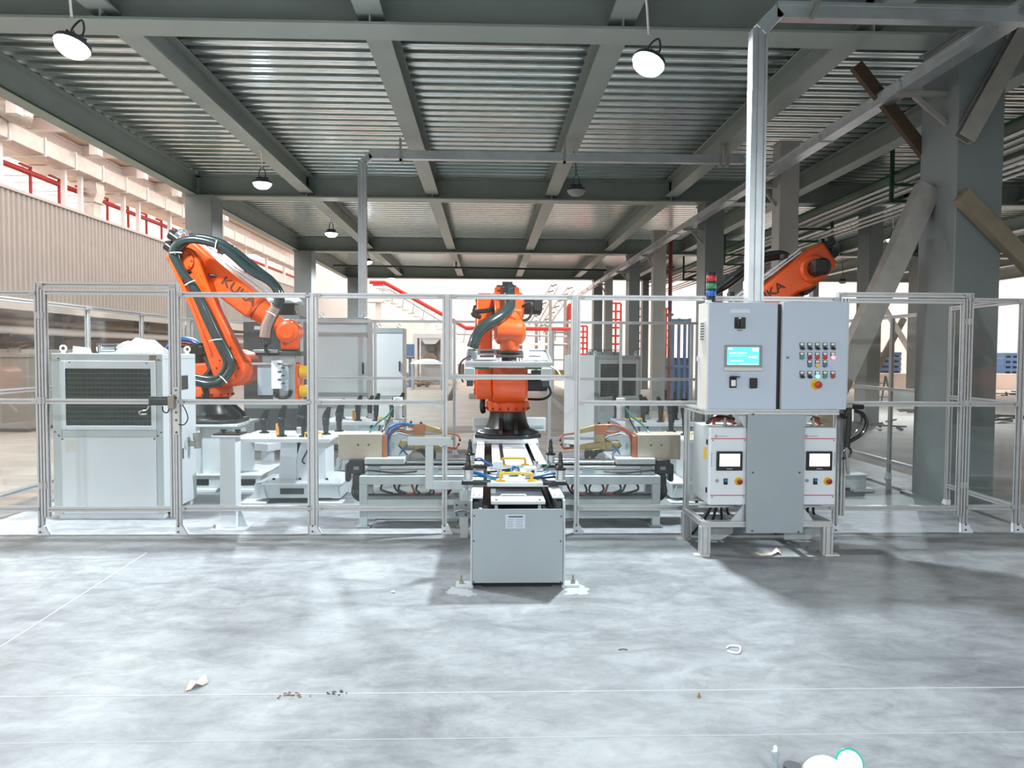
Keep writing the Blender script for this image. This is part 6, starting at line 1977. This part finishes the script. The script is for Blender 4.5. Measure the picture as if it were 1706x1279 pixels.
# ---- inclined conveyors in the far right
for k, (x0, y0, x1, y1) in enumerate(((886, 545, 925, 475), (900, 552, 952, 480))):
    Yc = 46 + 2 * k
    t = thing('inclined_conveyor', 'far inclined conveyor truss, %s one' % ['left', 'right'][k], 'conveyor', at(x0, 620, Yc))
    A, B = at(x0, y0, Yc), at(x1, y1, Yc)
    n = V((-(B - A).z, 0, (B - A).x)).normalized() * 0.22
    for s in (-1, 1):
        MB().bar(A + n * s, B + n * s, 0.09, 0.09, (0, 1, 0)).build('chord', 'channel_steel', t)
    for j in range(7):
        f = (j + 0.5) / 7
        c = A.lerp(B, f)
        MB().bar(c - n * 1.3, c + n * 1.3 + (B - A) * 0.03, 0.05, 0.05, (0, 1, 0)).build('strut', 'channel_steel', t)
        MB().bar(c + n, c + n * 1.2 + V((0.45, 0, 0.1)), 0.07, 0.07, (0, 1, 0)).build('bracket', 'dark_steel', t)
    for f in (0.2, 0.8):
        c = A.lerp(B, f)
        MB().box(c.x - 0.09, c.x + 0.09, Yc - 0.09, Yc + 0.09, 0, c.z - 0.15).build('support_leg', 'hall_machine', t)
a, b = at(944, 505, 49), at(962, 532, 49)
t = thing('red_hopper', 'far red panel hopper beside the rear fence post', 'hopper', ((a.x + b.x) / 2, 49, 0))
MB().prism([(a.x, b.z), (b.x, b.z), (b.x, a.z), (a.x + 0.15, a.z), (a.x, a.z - 0.3)], 49, 49.8).build('bin', 'red_paint', t, bev=0.03)
for x in (a.x + 0.1, b.x - 0.1):
    MB().box(x - 0.07, x + 0.07, 49.2, 49.4, 0, b.z).build('leg', 'red_paint', t)
for k, (px0, px1, py0, py1, Y) in enumerate(((1018, 1034, 505, 573, 40), (1061, 1078, 514, 581, 38), (1104, 1116, 514, 575, 39), (965, 978, 543, 590, 43))):
    t = thing('red_scaffold', 'far red tubular rack, %s from the left' % ['second', 'third', 'fourth', 'first'][k], 'rack', at((px0 + px1) / 2, 640, Y))
    a, b = at(px0, py0, Y), at(px1, py1, Y)
    for x in (a.x, (a.x + b.x) / 2, b.x):
        MB().box(x - 0.05, x + 0.05, Y, Y + 0.1, 0, a.z).build('upright', 'red_bright', t)
    for j in range(6):
        z = a.z + (b.z - a.z) * j / 5
        MB().box(a.x, b.x, Y - 0.02, Y + 0.06, z - 0.05, z + 0.05).build('crossbar', 'red_bright', t)
mb = MB().tube([at(1116.5, 400, 24), at(1114, 650, 24)], 0.06, 10, 1)
q = at(1115, 600, 24)
mb = MB().cyl((q.x, 24, 0), (q.x, 24, 5.6), 0.065, n=12)
for z in (1.2, 2.9, 4.4):
    mb.box(q.x - 0.1, q.x + 0.1, 23.93, 24.07, z, z + 0.08)
one('standpipe', 'dark_red', 'dark red vertical standpipe right of the pale wrapped column', 'pipe', mb, (q.x, 24, 0))
# blue fork frame machine behind the right fence
a, b = at(1120, 560, 26), at(1150, 640, 26)
t = thing('blue_lift_truck', 'blue lift truck frame far behind the rear fence', 'lift truck', ((a.x + b.x) / 2, 26, 0))
for px in (1121, 1131, 1141, 1149):
    x = ax(px, 26)
    MB().box(x - 0.045, x + 0.045, 26, 26.12, 0.1, az(528 + (px % 3) * 2, 26)).build('mast', 'blue_paint', t, bev=0.01)
MB().box(a.x, b.x, 25.98, 26.1, az(534, 26), az(529, 26)).box(a.x, b.x, 25.98, 26.1, 1.2, 1.3).build('crosshead', 'blue_paint', t)
MB().box(a.x, b.x, 26.1, 27.6, 0.35, 1.55).build('body', 'blue_paint', t, bev=0.08)
for x in (a.x + 0.1, b.x - 0.1):
    for y in (26.4, 27.4):
        MB().cyl((x - 0.1, y, 0.2), (x + 0.1, y, 0.2), 0.2, n=16).build('wheel', 'black', t)
a = at(934, 608, 30)
mb = MB().box(a.x - 0.18, a.x + 0.22, 30, 30.5, 0.66, 1.02)
mb.box(a.x - 0.22, a.x - 0.17, 29.98, 30.5, 0.6, 1.04).box(a.x + 0.21, a.x + 0.26, 29.98, 30.5, 0.6, 1.04)
one('wooden_crate', 'wood_crate', 'orange wooden crate on the far shelf right of the middle robot', 'crate', mb, (a.x, 30.2, 0.66), bev=0.01)
t = thing('far_shelf', 'thin white shelf rack far right of the middle robot', 'shelf', (a.x, 30.2, 0))
for x in (a.x - 0.3, a.x + 0.34):
    for y in (29.95, 30.55):
        MB().box(x - 0.03, x + 0.03, y - 0.03, y + 0.03, 0, 2.6).build('upright', 'hall_white', t)
for z in (0.6, 1.4, 2.0, 2.5):
    MB().box(a.x - 0.3, a.x + 0.34, 29.95, 30.55, z, z + 0.05).build('shelf_board', 'hall_white', t)

o = MB().box(17.5, 33.5, 37.0, 44.0, 0, 0.77)
one('loading_platform', 'loading_pink', 'low pale pink loading platform carrying the blue pallets', 'platform', o, (25, 40, 0), bev=0.02)
# ---- blue pallets, ladder, bins at the right
for lb, px0, px1, py, Y, n in (('stack of blue pallets seen through the right gate', 1463, 1502, 622, 38, 4), ('stack of blue pallets at the right picture edge', 1672, 1700, 622, 38, 4), ('second stack of blue pallets beyond the right picture edge', 1704, 1735, 622, 40, 4)):
    a, b = ax(px0, Y), ax(px1, Y)
    z0 = 0.77
    for k in range(n):
        t = thing('blue_pallet', '%s, %s' % (lb.replace('stack of blue pallets', 'blue pallet in the stack').replace('second blue', 'second blue'), ['bottom one', 'second from the bottom', 'third from the bottom', 'top one'][k]), 'pallet', ((a + b) / 2, Y, z0 + 0.27 * k), 'blue pallets')
        zz = z0 + 0.27 * k
        MB().box(a, b, Y, Y + 1.0, zz + 0.12, zz + 0.27 - 0.004).build('deck', 'blue_paint', t, bev=0.01)
        for x in (a + 0.02, (a + b) / 2 - 0.06, b - 0.14):
            MB().box(x, x + 0.12, Y + 0.02, Y + 0.98, zz, zz + 0.12).build('runner', 'blue_paint', t)
q = fl(1465, 672)
t = thing('step_ladder', 'small step ladder standing far behind the right gate', 'ladder', (q.x, q.y, 0))
for s in (-1, 1):
    MB().bar((q.x + s * 0.28, q.y - 0.3, 0), (q.x + s * 0.2, q.y, 0.95), 0.05, 0.04).bar((q.x + s * 0.28, q.y + 0.4, 0), (q.x + s * 0.2, q.y + 0.02, 0.95), 0.05, 0.04).build('rail', 'dark_steel', t)
for k in range(3):
    f = (k + 1) / 4
    MB().bc((q.x, q.y - 0.3 * (1 - f), 0.95 * f), (0.5, 0.1, 0.03)).build('step', 'dark_steel', t)
q = fl(1468, 668)
mb = MB().lathe([(0.25, 0.0), (0.36, 0.12), (0.38, 0.35), (0.32, 0.5)], (q.x + 0.3, q.y - 1, 0), 'z', 18)
one('waste_bin', 'light_grey', 'round pale bin beside the step ladder', 'bin', mb, (q.x + 0.3, q.y - 1, 0))
q = fl(1516, 664)
mb = MB().box(q.x - 0.5, q.x + 0.5, q.y, q.y + 0.6, 0, 0.18).prism([(q.x - 0.5, 0.18), (q.x + 0.5, 0.18), (q.x + 0.4, 0.30), (q.x - 0.4, 0.30)], q.y, q.y + 0.6)
one('red_toolbox', 'red_bright', 'red tool box on the floor behind the right gate', 'tool box', mb, (q.x, q.y, 0), bev=0.02)
t = thing('cross_brace', 'pale pink steel cross brace far behind the right gate', 'brace', at(1485, 620, 33))
MB().bar(at(1466, 500, 33), at(1560, 659, 33), 0.22, 0.12, (0, 1, 0)).build('brace_bar', 'hall_white', t)
MB().bar(at(1506, 530, 33.1), at(1438, 658, 33.1), 0.26, 0.12, (0, 1, 0)).build('brace_bar', 'timber_pale', t)
for k, (px, py, L) in enumerate(((1485, 716, 0.8), (1520, 690, 0.9), (1690, 706, 1.2), (1700, 660, 1.6))):
    p0 = fl(px, py)
    mb = MB()
    for j in range(5):
        c = V((p0.x + rnd.uniform(-L / 2, L / 2), p0.y + rnd.uniform(-0.5, 0.5), 0.03 + 0.03 * j))
        d = V((rnd.uniform(-1, 1), rnd.uniform(-0.6, 0.6), rnd.uniform(-0.02, 0.1))) * (L * 0.45)
        mb.bar(c - d, c + d, rnd.uniform(0.04, 0.09), rnd.uniform(0.03, 0.06))
    zmin = min(v.z for v in mb.v)
    mb.v = [v - V((0, 0, zmin)) for v in mb.v]
    one('scrap_heap', 'dark_steel', 'loose steel scrap on the right aisle floor, %s' % ['behind the gate left half', 'behind the gate middle', 'near the right edge', 'far at the right edge'][k], 'scrap heap', mb, (p0.x, p0.y, 0))
# ================================================================== small things on the floor
def flat(name, label, cat, m, pts, th=0.004, lift=0.0):
    P = [fl(*p) for p in pts]
    c = sum(P, V((0, 0, 0))) / len(P)
    mb = MB().prism([(p.x, p.y) for p in P], 0.0005 + lift, 0.0005 + lift + th, 'xy')
    return one(name, m, label, cat, mb, (c.x, c.y, 0.0005 + lift))


P = [fl(*p) for p in ((308, 1152), (318, 1140), (330, 1137), (334, 1130), (343, 1131), (347, 1138), (338, 1143), (326, 1146), (318, 1150))]
c = sum(P, V((0, 0, 0))) / len(P)
vv = [V((p.x, p.y, 0.004 + 0.02 * (k % 3 == 1))) for k, p in enumerate(P)] + [V((c.x, c.y, 0.016))]
o = MB().add(vv, [(i, (i + 1) % len(P), len(P)) for i in range(len(P))]).build('paper_scrap', 'paper', None, recalc=False)
o.modifiers.new('thickness', 'SOLIDIFY').thickness = 0.002
tag(o, 'torn cream paper scrap on the floor at lower left', 'paper scrap')
# white ring clip
R0 = [fl(*p) for p in ((1211, 1080), (1214, 1078), (1221, 1077), (1233, 1079), (1232, 1088), (1224, 1089), (1212, 1086))]
mb = MB().tube([V((p.x, p.y, 0.006)) for p in R0], 0.006, 6, 3)
one('plastic_clip', 'gloss_white', 'white open plastic clip on the floor right of the track', 'clip', mb, (R0[0].x, R0[0].y, 0.0))
q = fl(1164, 1160)
mb = MB().lathe([(0.009, 0), (0.009, 0.008), (0.005, 0.009), (0.005, 0.022)], (q.x, q.y, 0), 'z', 8)
one('small_bolt', 'bronze', 'tiny brass bolt standing on the floor joint', 'bolt', mb, (q.x, q.y, 0))
q = fl(1038, 1083)
one('metal_chip', 'dark_steel', 'short dark metal chip on the floor right of the track', 'chip', MB().tube([(q.x - 0.025, q.y, 0.004), (q.x, q.y + 0.004, 0.006), (q.x + 0.025, q.y, 0.004)], 0.003, 6), (q.x, q.y, 0))
q = fl(655, 987)
one('paper_chip', 'gloss_white', 'small white chip on the floor left of the track', 'chip', MB().ball((q.x, q.y, 0.007), (0.016, 0.012, 0.007), 10, 6), (q.x, q.y, 0))
for k, (px, py, n, m_) in enumerate(((485, 1158, 16, 'scrap'), (563, 1154, 9, 'dark_steel'))):
    q = fl(px, py)
    mb = MB()
    for j in range(n):
        mb.ball((q.x + rnd.gauss(0, 0.035), q.y + rnd.gauss(0, 0.016), 0.003), (rnd.uniform(0.004, 0.012), rnd.uniform(0.003, 0.008), rnd.uniform(0.002, 0.004)), 6, 4)
    o = one('grit', m_, ('brown grit crumbs gathered on the floor joint', 'sparse dark grit right of the brown crumbs')[k], 'grit', mb, (q.x, q.y, 0), kind='stuff')
# cardboard strip under the stand
A = [fl(*p) for p in ((1258, 921), (1268, 926), (1285, 927), (1296, 924), (1303, 925))]
B = [fl(*p) for p in ((1262, 918), (1272, 922), (1286, 922), (1293, 917), (1300, 917))]
hh = [0.004, 0.006, 0.012, 0.028, 0.006]
vv = [V((p.x, p.y, h)) for p, h in zip(A, hh)] + [V((p.x, p.y, h)) for p, h in zip(B, hh)]
o = MB().add(vv, [(i, i + 1, 6 + i, 5 + i) for i in range(4)]).build('card_strip', 'paper', None, recalc=False)
o.modifiers.new('thickness', 'SOLIDIFY').thickness = 0.003
tag(o, 'curled cardboard strip on the floor under the control stand', 'card strip')
def jag(pts, seed):
    r_ = random.Random(seed)
    cx, cy = sum(p[0] for p in pts) / len(pts), sum(p[1] for p in pts) / len(pts)
    out = []
    for (ax_, ay_), (bx_, by_) in zip(pts, pts[1:] + pts[:1]):
        for j in range(4):
            x_, y_ = ax_ + (bx_ - ax_) * j / 4, ay_ + (by_ - ay_) * j / 4
            s_ = r_.uniform(0.62, 1.12)
            out.append((cx + (x_ - cx) * s_, cy + (y_ - cy) * s_))
    return out


for k, pts in enumerate((((741, 984), (752, 976), (770, 978), (786, 984), (797, 990), (780, 995), (762, 992), (748, 990)), ((942, 978), (958, 972), (974, 976), (992, 982), (976, 990), (955, 992), (938, 990)))):
    flat('plaster_patch', ('white plaster smear on the floor at the left track foot', 'white plaster smear on the floor at the right track foot')[k], 'plaster smear', 'joint_pale', jag(pts, k + 3), 0.001)
# objects at the lower picture edge
yy = 2.85
x = ax(1291.5, yy, 1260)
t = thing('ignitor_bottle', 'grey nozzle with white tip at the lower picture edge', 'nozzle', (x, yy, 0))
MB().lathe([(0.012, 0.0), (0.012, 0.06), (0.010, 0.062), (0.010, 0.075), (0.016, 0.095), (0.016, 0.105), (0.012, 0.108)], (x, yy, 0), 'z', 14).build('stem', 'cover_grey', t)
MB().lathe([(0.008, 0.107), (0.0075, 0.125), (0.004, 0.13)], (x, yy, 0), 'z', 12).build('tip', 'gloss_white', t)
x = ax(1320, yy, 1279)
t = thing('tape_roll', 'dark grey tape roll at the lower picture edge', 'tape roll', (x, yy, 0))
MB().lathe([(0.020, 0.0), (0.034, 0.0), (0.034, 0.05), (0.020, 0.05)], (x, yy, 0), 'z', 20).build('roll', 'dark_cabinet', t)
x = ax(1370, yy, 1275)
t = thing('respirator_mask', 'white dust mask with beige inside at the lower picture edge', 'mask', (x, yy, 0))
mb = MB()
vv, ff = [], []
for j in range(9):
    for i in range(13):
        a = math.pi * i / 12
        r = 0.075 * math.sin(math.pi * (j + 1) / 11)
        vv.append((x + 0.085 * math.cos(a) * (0.4 + 0.6 * math.sin(math.pi * (j + 1) / 10)), yy - 0.09 + 0.018 * j, 0.004 + 0.085 * math.sin(a) * math.sin(math.pi * (j + 0.8) / 10)))
for j in range(8):
    for i in range(12):
        k = j * 13 + i
        ff.append((k, k + 1, k + 14, k + 13))
o = mb.add(vv, ff).build('shell', 'gloss_white', t, recalc=False)
o.modifiers.new('thickness', 'SOLIDIFY').thickness = 0.004
MB().box(x - 0.02, x + 0.05, yy + 0.03, yy + 0.05, 0.02, 0.05).build('nose_pad', 'wrap_brown', t, bev=0.006)
x = ax(1413, yy, 1270)
t = thing('tape_disc', 'white disc with teal rim leaning at the lower picture edge', 'disc', (x, yy, 0))
M = Mx.Translation((x, yy - 0.01, 0.058)) @ Mx.Rotation(R(68), 4, 'X')
MB().lathe([(0.052, -0.008), (0.054, 0.0), (0.048, 0.008)], (0, 0, 0), 'z', 28).build('disc_face', 'gloss_white', t, M=M)
MB().tube([(0.054 * math.cos(a), 0.054 * math.sin(a), 0) for a in [2 * math.pi * k / 28 for k in range(29)]], 0.0055, 6, 1).build('rim', 'teal_trim', t, M=M)
